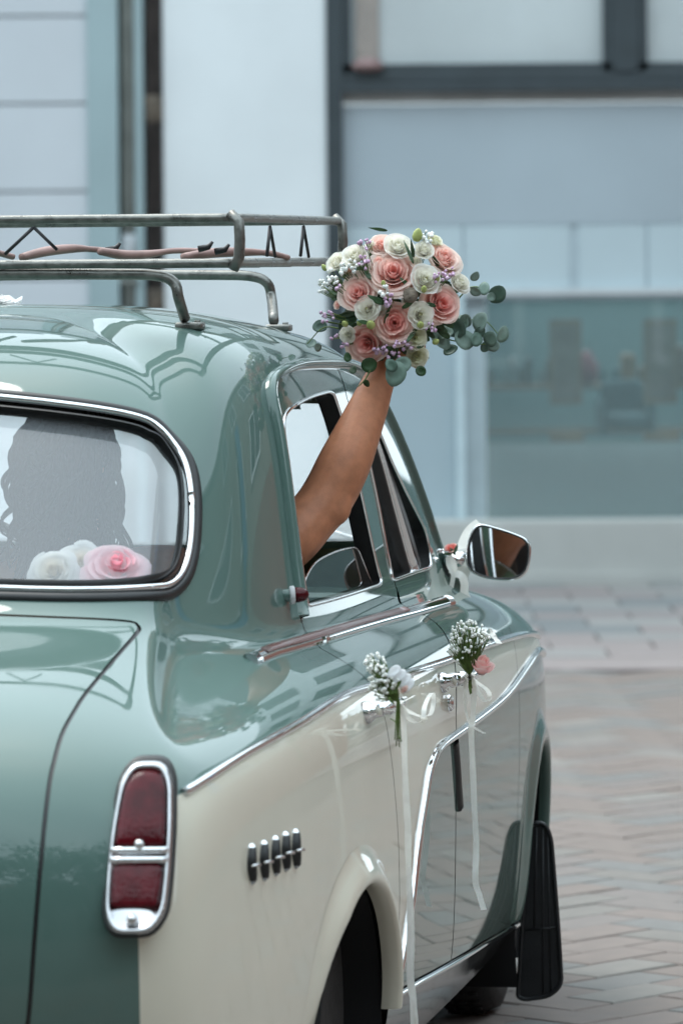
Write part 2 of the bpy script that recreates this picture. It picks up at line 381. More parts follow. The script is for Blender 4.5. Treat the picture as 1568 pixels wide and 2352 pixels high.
# ------------------------------------------------------------------ car body: one smooth B-spline skin, cut into its panels
# columns run from the middle of the tail round the right side to the nose, rows from the sill up to the middle of the roof
def body_net():
    U=15
    G=np.zeros((U,14,3))
    # reference side section  (Y,Z)
    sec=np.array([[.770,.19],[.812,.27],[.822,.46],[.830,.66],[.826,.83],[.805,.935],[.745,.985],[.690,1.005],[.665,1.04],[.640,1.23],[.610,1.462],[.545,1.574],[.36,1.622],[0,1.63]])
    # side columns
    Xs={4:-.78,5:-.42,6:.02,7:.52,8:1.12,9:1.65,10:2.1,11:2.6,12:3.02}
    #           width scale low, belt dz
    for c,X in Xs.items():
        for r in range(14):
            G[c,r]=[X,sec[r,0],sec[r,1]]
    # lower width taper toward rear/front
    def setrow(c,r,x=None,y=None,z=None):
        if x is not None:G[c,r,0]=x
        if y is not None:G[c,r,1]=y
        if z is not None:G[c,r,2]=z
    wid={4:.735,5:.79,6:.82,7:.835,8:.84,9:.84,10:.835,11:.83,12:.81}
    for c,w in wid.items():
        k=w/.83
        for r in range(0,8):G[c,r,1]*=k
    # rear fender falls: shoulder rows heights at rear columns
    drop={4:(.02,.055,.06,.04),5:(.0,.02,.03,.015),6:(0,.0,.005,0)}
    for c,(a,b,d,e) in drop.items():
        G[c,4,2]-=a;G[c,5,2]-=b;G[c,6,2]-=d;G[c,7,2]-=e
    # shoulder inboard at rear: deck rows move inward
    G[4,6,1]=.60;G[4,7,1]=.50;G[5,6,1]=.685;G[5,7,1]=.62;G[6,7,1]=.672
    G[4,7,2]=1.02;G[5,7,2]=1.02
    # greenhouse X mapping at rear columns (C pillar wraps)
    gx={4:[-.22,-.15,.02,.18,.30,.50,.80],5:[-.02,.0,.10,.22,.34,.54,.85],6:[.16,.16,.20,.28,.40,.6,.92],7:[.52,.52,.50,.50,.55,.7,1.0],8:[1.0,1.0,.95,.86,.83,.87,1.06],9:[1.55,1.55,1.42,1.2,1.12,1.04,1.12],
        10:[1.97,1.95,1.77,1.5,1.38,1.25,1.2],11:[2.17,2.13,1.94,1.70,1.58,1.40,1.3],12:[2.32,2.26,2.04,1.78,1.66,1.47,1.35]}
    gy={4:[.52,.51,.49,.45,.38,.22,0],5:[.605,.59,.565,.515,.43,.25,0],6:[.66,.645,.61,.552,.465,.27,0],10:[.69,.675,.645,.60,.53,.31,0],11:[.695,.685,.65,.59,.50,.29,0],12:[.52,.51,.50,.46,.40,.22,0]}
    for c,l in gx.items():
        for i,x in enumerate(l):G[c,7+i,0]=x
    for c,l in gy.items():
        for i,y in enumerate(l):G[c,7+i,1]=y
    for i in range(7):
        G[4,7+i,2]=[1.035,1.075,1.25,1.43,1.52,1.59,1.615][i]
        G[5,7+i,2]=[1.02,1.06,1.24,1.44,1.53,1.6,1.62][i]
        G[12,7+i,2]=[.985,1.015,1.22,1.43,1.52,1.59,1.61][i]
    # tail columns 0..3
    tail=np.array([[-.93,.26],[-1.0,.34],[-1.06,.50],[-1.07,.66],[-1.035,.80],[-.94,.915],[-.74,1.0],[-.38,1.075],[-.30,1.105],[-.12,1.27],[.06,1.44],[.20,1.53],[.44,1.60],[.76,1.615]])
    ys={0:0,1:.22,2:.42,3:.58}
    for c in range(4):
        for r in range(14):
            G[c,r]=[tail[r,0],ys[c],tail[r,1]]
    # taper tail y per row & x wrap
    for c in (1,2,3):
        f=[0,.25,.55,1][c]
        for r in range(14):
            w=[.70,.73,.745,.75,.74,.70,.64,.56,.545,.52,.47,.40,.23,0][r]
            G[c,r,1]=w*[0,.40,.72,.93][c]
            G[c,r,0]+=[0,.005,.03,.10][c]
    for r in range(8):
        G[3,r,2]-= [0,0,0,0,.0,.02,.035,.01][r]
        G[2,r,2]-= [0,0,0,0,.0,.005,.01,.0][r]
    # nose 13,14
    nose=np.array([[3.30,.26],[3.36,.34],[3.40,.50],[3.40,.64],[3.38,.78],[3.28,.88],[3.0,.94],[2.44,.985],[2.37,1.01],[2.12,1.22],[1.84,1.43],[1.71,1.51],[1.52,1.585],[1.38,1.615]])
    for r in range(14):
        w=[.70,.74,.76,.76,.75,.71,.62,.5,.5,.47,.42,.36,.2,0][r]
        G[14,r]=[nose[r,0],0,nose[r,1]]
        G[13,r]=[nose[r,0]-.09*(r<7),w*.62,nose[r,1]]
        if r<7: G[12,r,0]=3.16; G[12,r,1]=w*1.0
    # front fender shoulder heights
    for c,dz in {10:-.01,11:-.035,12:-.075}.items():
        G[c,5,2]+=dz;G[c,6,2]+=dz-.01
    G[10,6,1]=.76;G[11,6,1]=.72;G[11,5,1]=.79
    for c in (11,12):G[c,7,2]=.98;G[c,8,2]=1.01
    for c,d in {9:.012,10:.02,11:.025}.items():
        for r in (11,12,13):G[c,r,2]-=d
    G[11,5,2]-=.015;G[12,5,2]-=.02;G[12,4,2]-=.02
    return G
def ext(G):
    M=np.array([1,-1,1.])
    top=G[:,-2:-1]*M; bot=2*G[:,:1]-G[:,1:2]
    G=np.concatenate([bot,G,top],1)
    G=np.concatenate([G[1:2]*M,G,G[-2:-1]*M],0)
    return G
def bas(t):
    return np.stack([(1-t)**3,3*t**3-6*t**2+4,-3*t**3+3*t**2+3*t+1,t**3],-1)/6
def dbas(t):
    return np.stack([-3*(1-t)**2,9*t**2-12*t,-9*t**2+6*t+3,3*t**2],-1)/6
class Skin:
    def __init__(s,G):s.G=G;s.E=ext(G);s.nu=G.shape[0]-1;s.nv=G.shape[1]-1
    def ev(s,u,v,d=False):
        u=np.asarray(u,float);v=np.asarray(v,float)
        iu=np.clip(np.floor(u).astype(int),0,s.nu-1);iv=np.clip(np.floor(v).astype(int),0,s.nv-1)
        tu=u-iu;tv=v-iv
        bu,bv=bas(tu),bas(tv)
        k=np.arange(4)
        Q=s.E[(iu[...,None,None]+k[:,None]),(iv[...,None,None]+k[None,:])]
        P=np.einsum('...i,...j,...ijk->...k',bu,bv,Q)
        if not d:return P
        Du=np.einsum('...i,...j,...ijk->...k',dbas(tu),bv,Q);Dv=np.einsum('...i,...j,...ijk->...k',bu,dbas(tv),Q)
        n=np.cross(Du,Dv);n/=np.linalg.norm(n,axis=-1,keepdims=True)+1e-12
        return P,n,Du,Dv

# ------------------------------------------------------------------ street: paving, shop front, houses and trees around
BDIST = 26.5
def B(px, py, D=BDIST): return at(px, 640, D)[0], at(1000, py, D)[2]
gd = MB().add([(-400, -400, -.03), (400, -400, -.03), (400, 500, -.03), (-400, 500, -.03)], [(0, 1, 2, 3)])
ground = gd.build('ground', mat('paving_bed', (.105, .098, .092), .9, var=.2, scale=3, bump=.2)); ground['kind'] = 'structure'
BR = [mat('paving_brick_' + n, tuple(q * .56 for q in c), .72, spec=.25, var=.10, scale=14, bump=.10, bscale=160, rvar=.1) for n, c in (('pink', (.345, .290, .262)), ('rose', (.33, .278, .250)), ('grey', (.32, .297, .272)), ('blue_grey', (.298, .292, .280)), ('mauve', (.325, .288, .268)), ('pale', (.365, .343, .316)))]
pv = bpy.data.objects.new('pavement', None); COL.objects.link(pv); pv['kind'] = 'structure'; ORG[pv.name] = Vector((0, 0, 0))
bw = .150; gap = .006
def brick_mesh(l, w, h, m, name):
    bm = bmesh.new(); bmesh.ops.create_cube(bm, size=1)
    for v in bm.verts: v.co = Vector((v.co.x * l, v.co.y * w, v.co.z * h - h / 2))
    top = [e for e in bm.edges if all(v.co.z > -h * .1 for v in e.verts)]
    bmesh.ops.bevel(bm, geom=top, offset=.004, segments=1, affect='EDGES')
    me = bpy.data.meshes.new(name); bm.to_mesh(me); bm.free(); me.materials.append(m); return me
BM = [brick_mesh(2 * bw - gap, bw - gap, .04, m, 'brick') for m in BR]
r6 = random.Random(12); ang = math.radians(47); ca, sa = math.cos(ang), math.sin(ang); cand = []
for k in range(-140, 141):
    for m_ in range(-66, 67):
        for ox, oy, rot in ((1, .5, 0), (.5, 2, 1)):
            a, b_ = (k + 4 * m_ + ox) * bw, (k + oy) * bw
            x, y = a * ca - b_ * sa + .9, a * sa + b_ * ca + 15.5
            if 6.5 < y < 20.9 and -3.2 < x < 4.5: cand.append((x, y, rot))
def inview(x, y):
    p = (x * FOC / y + 784, HOR + EYE * FOC / y); xl = 1195 + max(0, (1700 - p[1]) * .0)
    return xl - 40 < p[0] < 1568 + 60 and p[1] < 2352 + 60
vis_ = sorted([c for c in cand if inview(c[0], c[1])], key=lambda c: c[1])
near, far = vis_[:300], vis_[300:]; nearset = set(near)
def wgt(): return r6.choices(range(6), (5, 5, 3, 3, 4, 1.2))[0]
for x, y, rot in near:
    o = bpy.data.objects.new('brick', BM[wgt()]); COL.objects.link(o); o.parent = pv
    o.location = (x, y, r6.uniform(-.0022, .0015)); o.rotation_euler = (r6.uniform(-.006, .006), r6.uniform(-.006, .006), ang + (math.pi / 2 if rot else 0))
stf = MB(); mis = []
for x, y, rot in [c for c in cand if c not in nearset]:
    q = ang + (math.pi / 2 if rot else 0); c_, s_ = math.cos(q), math.sin(q); l, w_ = bw - gap / 2, bw / 2 - gap / 2; z = r6.uniform(-.0022, .0015); tl = [r6.uniform(-.002, .002) for _ in range(4)]
    V = []
    for hh, e in ((-.03, 0), (-.004, 0), (0, .004)):
        for i, (sx, sy) in enumerate(((-1, -1), (1, -1), (1, 1), (-1, 1))): X, Y = sx * (l - e), sy * (w_ - e); V.append((x + X * c_ - Y * s_, y + X * s_ + Y * c_, z + hh + (tl[i] if hh > -.02 else 0)))
    F = [(8, 9, 10, 11)] + [(r * 4 + i, r * 4 + (i + 1) % 4, r * 4 + 4 + (i + 1) % 4, r * 4 + 4 + i) for r in (0, 1) for i in range(4)]
    stf.add(V, F); mis += [wgt()] * len(F)
stf.build('brick', BR, pv, mi=mis, smooth=False, kind='stuff')
# gutter stones and the slabs of the footway in front of the shop
SLM = [mat('slab_' + n, tuple(q * .72 for q in c), .65, var=.07, scale=7, bump=.08, bscale=120) for n, c in (('pink', (.35, .30, .29)), ('grey', (.345, .33, .32)), ('dark', (.25, .262, .265)), ('pale', (.39, .375, .36)))]
KM = brick_mesh(.795, .585, .05, SLM[0], 'kerb_stone')
fw = bpy.data.objects.new('footway', None); COL.objects.link(fw); fw['kind'] = 'structure'; ORG[fw.name] = Vector((0, 0, 0))
for i in range(-3, 8):
    o = bpy.data.objects.new('kerb_stone', KM); COL.objects.link(o); o.parent = fw; o.location = (i * .8 + .3, 21.3, .003 + .001 * (i % 3))
SM = [brick_mesh(.44, .44, .05, m, 'slab') for m in SLM]; sl_stuff = MB(); smi = []
for j in range(11):
    for i in range(-26, 26):
        x, y = i * .45 + (.22 if j % 2 else 0), 21.83 + j * .45; t = r6.choices(range(4), (5, 4, 1.6, 2))[0]
        p = (x * FOC / y + 784)
        if 1180 < p < 1640:
            o = bpy.data.objects.new('slab', SM[t]); COL.objects.link(o); o.parent = fw; o.location = (x, y, .006 + r6.uniform(-.002, .002))
        else:
            b_ = .22; sl_stuff.add([(x - b_, y - b_, .006), (x + b_, y - b_, .006), (x + b_, y + b_, .006), (x - b_, y + b_, .006)], [(0, 1, 2, 3)]); smi.append(t)
sl_stuff.build('slab', SLM, fw, mi=smi, smooth=False, kind='stuff')
def pebble(px, py, s):
    D = EYE * FOC / (py - HOR); o = MB().add(ICV * np.array([s, s * .8, s * .5]) + at(px, py, D) + (0, 0, s * .3), ICF).build('pebble', M['frame']); return o
tag(pebble(1458, 1607, .009), 'tiny dark pebble lying alone on the pink paving right of the car', 'pebble')
fl_ = MB(); D_ = EYE * FOC / (2187 - HOR); c_ = at(1400, 2187, D_); fl_.add(np.concatenate(LEAF[2].V) * .018 * np.array([1, 1, .5]) + c_ + (0, 0, .003), LEAF[2].F)
tag(fl_.build('fallen_leaf', M['frame']), 'dry dark leaf lying on the brick paving beside the mud flap', 'leaf')
D_ = EYE * FOC / (2233 - HOR); c_ = at(1408, 2235, D_); tag(MB().add(np.concatenate(LEAF[2].V) * .022 * np.array([1, 1, .5]) + c_ + (0, 0, .003), LEAF[2].F).build('fallen_leaf', M['frame']), 'larger dark fallen leaf on the bricks near the lower picture edge', 'leaf')

def box2(px0, py0, px1, py1, d0, d1, mb=None, D=BDIST, bev=0):
    """upright box given by its outline in the facade plane; d0, d1 metres behind that plane (negative: in front)"""
    x0, z1 = B(px0, py0, D); x1, z0 = B(px1, py1, D); return (mb or MB()).box((min(x0, x1), D + d0, min(z0, z1)), (max(x0, x1), D + d1, max(z0, z1)), bev)
# ---- white rendered shop building
shop = thing('shop_building', 'white rendered building with a dark framed shop front behind the car', 'building', (2, BDIST, 0))
XL, XW, XR = B(378, 0)[0], B(757, 0)[0], 13.0
ZB = B(0, 1195)[1]
MB().box((XL, BDIST, 0), (XW, BDIST + .5, 9.5)).build('wall', M['wallw'], shop)
MB().box((XW, BDIST - .0, 4.15), (XR, BDIST + .5, 9.5)).build('upper_wall', M['wallw'], shop)
MB().box((XW, BDIST - .10, -.02), (XR, BDIST + .5, ZB), .012).build('plinth', M['plinth'], shop)
MB().box((XW, BDIST - .13, .0), (XR, BDIST - .10, .06)).build('plinth_step', M['plinth'], shop)
box2(752, 0, 790, 1190, -.02, .06).build('frame_post', M['frame'], shop)
MB().box((B(752, 0)[0], BDIST - .02, B(0, 0)[1]), (B(790, 0)[0], BDIST + .06, 4.15)).build('frame_post', M['frame'], shop)
zt0, zt1 = B(1100, 212)[1], B(1100, 171)[1]
MB().box((B(788, 0)[0], BDIST - .03, zt0), (XR, BDIST + .07, zt0 + .055), .004).build('transom', M['frame'], shop)
MB().box((B(788, 0)[0], BDIST + .0, zt0 + .055), (XR, BDIST + .07, zt1 + .01), .006).build('transom_upper', M['frame'], shop)
upw = []
for i in range(4):
    a, b_ = (790 + i * 680, 1408 + i * 680)
    sash = MB(); x0, x1 = B(a, 0)[0], B(b_, 0)[0]; z0, z1 = zt1 + .01, 4.12
    for lo, hi in (((x0, z0), (x1, z0 + .045)), ((x0, z0), (x0 + .045, z1)), ((x1 - .045, z0), (x1, z1)), ((x0, z1 - .05), (x1, z1))): sash.box((lo[0], BDIST + .01, lo[1]), (hi[0], BDIST + .06, hi[1]))
    w_ = sash.build('upper_window', M['frame'], shop, smooth=False)
    MB().box((x0 + .045, BDIST + .03, z0 + .045), (x1 - .045, BDIST + .036, z1 - .05)).build('pane', M['clearpane'], w_)
    MB().box((x1, BDIST - .01, z0), (x1 + B(1470, 0)[0] - B(1408, 0)[0], BDIST + .065, z1), .005).build('mullion', M['frame'], shop)
# room behind the upper lights: pale blinds
bl = MB(); bl.box((XW + .1, BDIST + .075, zt1), (XR, BDIST + .085, 4.14)); bl.build('roller_blind', mat('pale_blind', (.64, .67, .68), .8, var=.1, scale=.7), shop)
pk_ = MB(); x0 = B(808, 0)[0]; pk_.box((x0 + .03, BDIST + .05, zt1), (x0 + .15, BDIST + .06, zt1 + .8)); pk_.build('curtain_edge', mat('pinkish_curtain', (.42, .36, .33), .8), shop)
MB().lathe([(.05, -.03), (.09, -.01), (.07, .025), (.01, .04)], (x0 + .09, BDIST - .0, zt1 + .05), (0, 0, 1), 12).build('red_pot', mat('red_pot', (.26, .17, .165), .6), shop)
# glass bays of the shop front: frosted upper film, pale boards, clear display window
bays = [(788, 1112), (1112, 1500), (1500, 1890), (1890, 2300), (2300, 2900)]
def pane(name, x0, y0, x1, y1, m, d, par=shop): return box2(x0, y0, x1, y1, d, d + .008).build(name, m, par, smooth=False)
pane('frosted_film', 788, 238, 2900, 516, M['film'], .06)
pane('film_edge', 788, 204, 2900, 237, mat('film_top_edge', (.42, .44, .44), .5, var=.15, scale=3), .062)
for x0, x1 in ((788, 1062), (1068, 1308), (1330, 1484), (1490, 1850), (1856, 2300), (2306, 2900)): pane('pale_board', x0, 518, x1, 664, M['film2'], .065)
pane('board_backing', 788, 514, 2900, 672, mat('board_gap', (.45, .54, .585), .5), .075)
pane('pale_board', 788, 666, 1044, 1194, mat('blue_grey_board', (.40, .50, .545), .35, var=.06, scale=.8), .065)
box2(1044, 664, 1066, 1194, .03, .075).build('door_edge', mat('pale_edge', (.52, .64, .68), .4, var=.03), shop, smooth=False)
pane('pale_board', 1066, 690, 1114, 1194, mat('grey_side_board', (.38, .46, .49), .4, var=.05), .07)
box2(1066, 664, 2900, 678, .02, .07).build('glazing_rail', mat('pale_rail', (.55, .60, .62), .4, var=.04), shop, smooth=False)
box2(1066, 680, 2900, 692, .03, .07).build('glazing_rail', mat('grey_rail', (.20, .24, .26), .4), shop, smooth=False)
pane('display_pane', 1116, 692, 2900, 1194, M['shopglass'], .05)
pane('grey_film', 1116, 1022, 2900, 1194, M['film3'], .085)
# display room
rm = MB(); x0, x1 = B(1116, 0)[0], XR; z1 = B(0, 690)[1]
rm.add([(x0, BDIST + 2.2, 0), (x1, BDIST + 2.2, 0), (x1, BDIST + 2.2, z1), (x0, BDIST + 2.2, z1)], [(0, 1, 2, 3)])
rm.build('display_wall', M['teal'], shop, smooth=False)
MB().add([(x0, BDIST + .1, ZB), (x1, BDIST + .1, ZB), (x1, BDIST + 2.2, ZB), (x0, BDIST + 2.2, ZB)], [(0, 1, 2, 3)]).build('display_floor', M['dim'], shop, smooth=False)
MB().add([(x0, BDIST + .1, ZB), (x0, BDIST + 2.2, ZB), (x0, BDIST + 2.2, z1), (x0, BDIST + .1, z1)], [(0, 1, 2, 3)]).build('display_side', M['dim'], shop, smooth=False)
for x0, x1, lab in ((1266, 1340, 'brown framed picture hanging in the display window, the one nearer the bouquet'), (1484, 1562, 'brown framed picture in the display window nearest the picture edge')):
    ps = tag(box2(x0, 738, x1, 936, .35, .37, D=BDIST).build('framed_picture', M['wood'], None, smooth=False), lab, 'picture', 'pictures in the display window')
    q = box2(x0 + 7, 748, x1 - 7, 926, .342, .35).build('picture_sheet', M['poster'], ps, smooth=False)
    tag(box2(x0, 1003, x1 + 4, 1022, .30, .42).build('wooden_ledge', M['wood'], None, smooth=False), 'short brown ledge under the ' + ('left' if x0 < 1400 else 'right') + ' framed picture in the shop window', 'ledge', 'ledges in the display window')
sh_ = thing('display_shelf', 'long dark shelf crowded with goods along the back of the shop window', 'shelf', (B(1300, 0)[0], BDIST + 1.2, B(0, 905)[1]))
box2(1122, 898, 2100, 908, 1.0, 1.4).build('shelf_board', M['wood'], sh_); box2(1122, 1006, 2100, 1014, 1.0, 1.4).build('shelf_board', M['wood'], sh_)
r7 = random.Random(31); gm = [M['dark'], M['poster'], M['wood'], M['dim'], mat('teal_goods', (.03, .09, .10), .5, var=.3)]; xx = 1126
while xx < 2060:
    wd, hh = r7.uniform(9, 34), r7.uniform(28, 92); x_, z_ = B(xx + wd / 2, 0)[0], B(0, 898)[1]; rr_ = wd / 441 / 2
    if r7.random() < .55: MB().box((x_ - rr_, BDIST + 1.05, z_), (x_ + rr_, BDIST + 1.3, z_ + hh / 441), .01).build('boxed_goods', r7.choice(gm), sh_, smooth=False)
    else: MB().lathe([(rr_ * .6, 0), (rr_, .01), (rr_, hh / 441 * .6), (rr_ * .35, hh / 441 * .8), (rr_ * .3, hh / 441)], (x_, BDIST + 1.15, z_), (0, 0, 1), 12).build('jar', r7.choice(gm), sh_)
    xx += wd + r7.uniform(1, 16)
ac = thing('armchair', 'dark teal armchair between the framed pictures in the shop window', 'armchair', (B(1445, 0)[0], BDIST + .7, B(0, 1012)[1]))
am = mat('teal_velvet', (.02, .065, .08), .8, var=.3, scale=6)
box2(1395, 885, 1500, 975, .85, 1.0, bev=.04).build('backrest', am, ac); box2(1392, 960, 1503, 995, .4, .9, bev=.04).build('seat', am, ac)
for a_, b_ in ((1384, 1400), (1496, 1512)): box2(a_, 930, b_, 1010, .4, .95, bev=.02).build('armrest', am, ac)
rb_ = MB().lathe([(.03, 0), (.06, .02), (.065, .1), (.03, .16), (.02, .18)], (B(1367, 0)[0], BDIST + 1.02, B(0, 897)[1]), (0, 0, 1), 14); tag(rb_.build('red_vase', mat('red_vase', (.20, .03, .05), .4), None), 'small red vase standing on the dark shelf in the dim shop window', 'vase')
def sash_window(x, z, w, h, D, par, fm, gm):
    b_ = MB(); t = .06
    for lo, hi in (((x, z), (x + w, z + t)), ((x, z + h - t), (x + w, z + h)), ((x, z), (x + t, z + h)), ((x + w - t, z), (x + w, z + h)), ((x + w / 2 - t / 2, z), (x + w / 2 + t / 2, z + h))): b_.box((lo[0], D - .03, lo[1]), (hi[0], D + .02, hi[1]))
    f = b_.build('window', fm, par, smooth=False)
    MB().box((x + t, D - .012, z + t), (x + w - t, D - .006, z + h - t)).build('pane', gm, f, smooth=False); return f
M['darkpane'] = mat('dark_window_pane', (.03, .035, .04), .05, var=.3, scale=.6, coat=.6)
for fl in range(2):
    for i in range(6): sash_window(-.2 + i * 2.0, 4.9 + fl * 2.4, 1.1, 1.5, BDIST, shop, M['frame'], M['darkpane'])
# ---- clad house on the left with its pipes
cl_ = thing('clad_building', 'grey building clad in wide horizontal panels left of the white wall', 'building', (-4, BDIST, 0))
X0, X1 = -12.0, B(205, 0)[0]
MB().box((X0, BDIST + .03, 0), (X1, BDIST + .5, 9)).build('wall', M['joint'], cl_)
zj = [B(0, y)[1] for y in (635, 433, 235, 30)]; ph = (zj[3] - zj[0]) / 3; zz0 = zj[0] - 4 * ph
while zz0 < 9:
    for xa, xb in ((-2.92, X1), (-4.5, -2.93), (-6.1, -4.51), (-12, -6.11)):
        if zz0 + ph > .05 and not (xa < -4 and zz0 > 4): MB().box((xa, BDIST, max(0, zz0) + .006), (xb, BDIST + .03, zz0 + ph - .006), .003).build('panel', M['panel'], cl_, smooth=False)
    zz0 += ph
for i in range(3): sash_window(-11.3 + i * 2.2, 5.2, 1.2, 1.6, BDIST + .03, cl_, M['frame'], M['darkpane'])
Xa, Xb = B(275, 0)[0], B(338, 0)[0]
MB().box((X1, BDIST - .03, 0), (Xa, BDIST + .4, 9)).build('corner_pilaster', M['pilaster'], cl_)
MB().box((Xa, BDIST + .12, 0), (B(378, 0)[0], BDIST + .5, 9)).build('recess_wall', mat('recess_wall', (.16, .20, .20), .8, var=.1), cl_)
MB().box((B(312, 0)[0], BDIST + .0, 0), (B(333, 0)[0], BDIST + .12, 9)).build('recess_strip', M['pilaster'], cl_)
dp = thing('downpipe', 'grey drainpipe with pale couplings beside the teal pilaster', 'drainpipe', (B(297, 0)[0], BDIST, 0))
xc = B(297, 0)[0]; MB().tube([(xc, BDIST + .02, 0), (xc, BDIST + .02, 9)], .038, 16).build('pipe', M['pipe'], dp)
for y in (572, 1040):
    z = B(0, y)[1]; MB().lathe([(.038, -.09), (.044, -.085), (.044, .05), (.038, .09)], (xc, BDIST + .02, z), (0, 0, 1), 16).build('pipe_coupling', mat('pale_coupling', (.42, .45, .47), .6, var=.2, scale=9), dp)
    MB().box((xc - .05, BDIST - .03, z - .17), (xc + .05, BDIST + .12, z - .145), .004).build('pipe_bracket', M['pipe'], dp)
dk = thing('cast_iron_pipe', 'dark rusty iron pipe in the corner of the white wall', 'drainpipe', (B(358, 0)[0], BDIST, 0))
xc = B(357, 0)[0]; MB().tube([(xc, BDIST + .0, 0), (xc, BDIST + .0, 9)], .043, 16).build('pipe', M['darkpipe'], dk)
for y in (245, 690):
    MB().lathe([(.043, -.07), (.048, -.06), (.048, .06), (.043, .07)], (xc, BDIST, B(0, y)[1]), (0, 0, 1), 16).build('pipe_collar', mat('rust_collar', (.10, .08, .06), .7, var=.5, scale=20), dk)
# ---- the rest of the street, seen only as it mirrors in the paint
def facade(name, label, p0, dirv, ln, h, wallm, floors, bays_, roofm):
    d = np.array(dirv, float); nrm_ = np.array([d[1], -d[0]])  # outward normal to the right of the direction
    b_ = thing(name, label, 'building', (p0[0], p0[1], 0))
    def Q(u, v, z): return (p0[0] + d[0] * u + nrm_[0] * v, p0[1] + d[1] * u + nrm_[1] * v, z)
    def qbox(u0, u1, v0, v1, z0, z1):
        m_ = MB().box((u0, v0, z0), (u1, v1, z1)); m_.V = [np.array([Q(*p) for p in V]) for V in m_.V]; return m_
    qbox(0, ln, -6, 0, 0, h).build('wall', wallm, b_, smooth=False)
    qbox(-.2, ln + .2, -6.2, .35, h, h + .25).build('cornice', M['plinth'], b_, smooth=False)
    rf = MB(); rf.add([Q(-.2, .3, h + .25), Q(ln + .2, .3, h + .25), Q(ln + .2, -3, h + 2.6), Q(-.2, -3, h + 2.6), Q(ln + .2, -6.2, h + .25), Q(-.2, -6.2, h + .25)], [(0, 1, 2, 3), (3, 2, 4, 5), (0, 3, 5), (1, 4, 2)]); rf.build('roof', roofm, b_, smooth=False)
    fh = h / floors; w = ln / bays_
    for f in range(floors):
        for i in range(bays_):
            u0, u1, z0, z1 = (i + .28) * w, (i + .72) * w, f * fh + (.9 if f else .3), (f + 1) * fh - .5
            fr = MB()
            for a in ((u0 - .1, u0, z0 - .1, z1 + .1), (u1, u1 + .1, z0 - .1, z1 + .1), (u0, u1, z0 - .1, z0), (u0, u1, z1, z1 + .1), ((u0 + u1) / 2 - .03, (u0 + u1) / 2 + .03, z0, z1)):
                q = qbox(a[0], a[1], .0, .05, a[2], a[3]); fr.add(q.V[0], q.F)
            o = fr.build('window', M['wallw'], b_, smooth=False); qbox(u0, u1, .002, .02, z0, z1).build('pane', M['darkpane'], o, smooth=False)
    return b_, qbox
roofm = mat('roof_tiles', (.16, .09, .07), .8, var=.2, scale=10)
taupe = mat('taupe_render', (.27, .245, .21), .9, var=.08, scale=1.2)
rb1, qb = facade('taupe_house', 'tall taupe rendered house along the right side of the street', (8.2, 25.5), (0, -1), 17, 8.2, taupe, 3, 6, roofm)
qb(.0, 17, .06, .14, 0, 2.9).build('brick_ground_floor', mat('red_brown_tiles', (.23, .095, .07), .6, var=.2, scale=12), rb1, smooth=False)
qb(9.5, 10.3, .15, .2, 3.2, 5.9).build('blue_banner', mat('blue_sign', (.03, .16, .32), .5), rb1, smooth=False)
rb2, qb = facade('brick_house', 'red brick house farther back on the right side of the street', (8.8, 7.5), (0, -1), 15, 7.0, mat('red_brick_wall', (.26, .13, .10), .9, var=.2, scale=30), 3, 5, roofm)
lb1, qb = facade('cream_house', 'cream rendered house on the left side of the street', (-11.5, -8), (0, 1), 30, 7.5, mat('cream_render', (.5, .46, .4), .9, var=.06, scale=1), 3, 9, roofm)
def tree(x, y, h, r, seed, label):
    t = thing('street_tree', label, 'tree', (x, y, 0), group='trees across the square'); rr = random.Random(seed)
    b_ = MB(); b_.tube(smooth_path([(x, y, 0), (x + .1, y, h * .25), (x - .05, y + .1, h * .5), (x, y, h * .8)], 4), list(np.linspace(.22, .05, 13)), 8)
    for i in range(7):
        a = rr.uniform(0, 6.28); z = h * rr.uniform(.3, .6); b_.tube(smooth_path([(x, y, z), (x + math.cos(a) * r * .4, y + math.sin(a) * r * .4, z + h * .12), (x + math.cos(a) * r * .8, y + math.sin(a) * r * .8, z + h * .2)], 3), list(np.linspace(.08, .02, 7)), 6)
    b_.build('trunk', mat('bark', (.09, .07, .055), .9, var=.3, scale=8), t)
    V = []; F = []; cl = [(rr.uniform(-1, 1), rr.uniform(-1, 1), rr.uniform(-1, 1)) for _ in range(64)]
    cl = [c for c in cl if sum(q * q for q in c) < 1.0]
    for c in cl:
        for _ in range(130):
            p = np.array([x + c[0] * r * .8, y + c[1] * r * .8, h * .56 + c[2] * h * .40]) + np.array([rr.gauss(0, .33), rr.gauss(0, .33), rr.gauss(0, .3)]) * r * .55
            a_ = np.array([rr.gauss(0, 1), rr.gauss(0, 1), rr.gauss(0, 1)]); x_, y_, _a = frame_of(a_); s_ = rr.uniform(.13, .25); n = len(V)
            V += [p - x_ * s_, p + y_ * s_ * .6, p + x_ * s_, p - y_ * s_ * .6]; F.append((n, n + 1, n + 2, n + 3))
    obj('crown', V, F, mat('tree_leaves', (.045, .085, .035), .6, var=.4, scale=2), t, smooth=False)
for i_, (x_, y_, h_, r_, lb_) in enumerate([(-9.5, -5.5, 12.5, 3.6, 'leafy tree behind the viewpoint in front of the cream house'), (-5.0, -4.6, 14, 3.8, 'tallest tree behind the viewpoint left of the middle of the square'), (-.6, -4.4, 12.2, 3.5, 'rounded tree straight behind the viewpoint'), (3.9, -5.0, 13.4, 3.7, 'spreading tree behind the viewpoint right of the middle'), (8.4, -6.5, 12.2, 3.3, 'leafy tree behind the viewpoint at the brick house corner'), (-14.5, -7, 13, 4, 'outermost tree at the left end of the row')]): tree(x_, y_, h_, r_, i_ + 1, lb_)
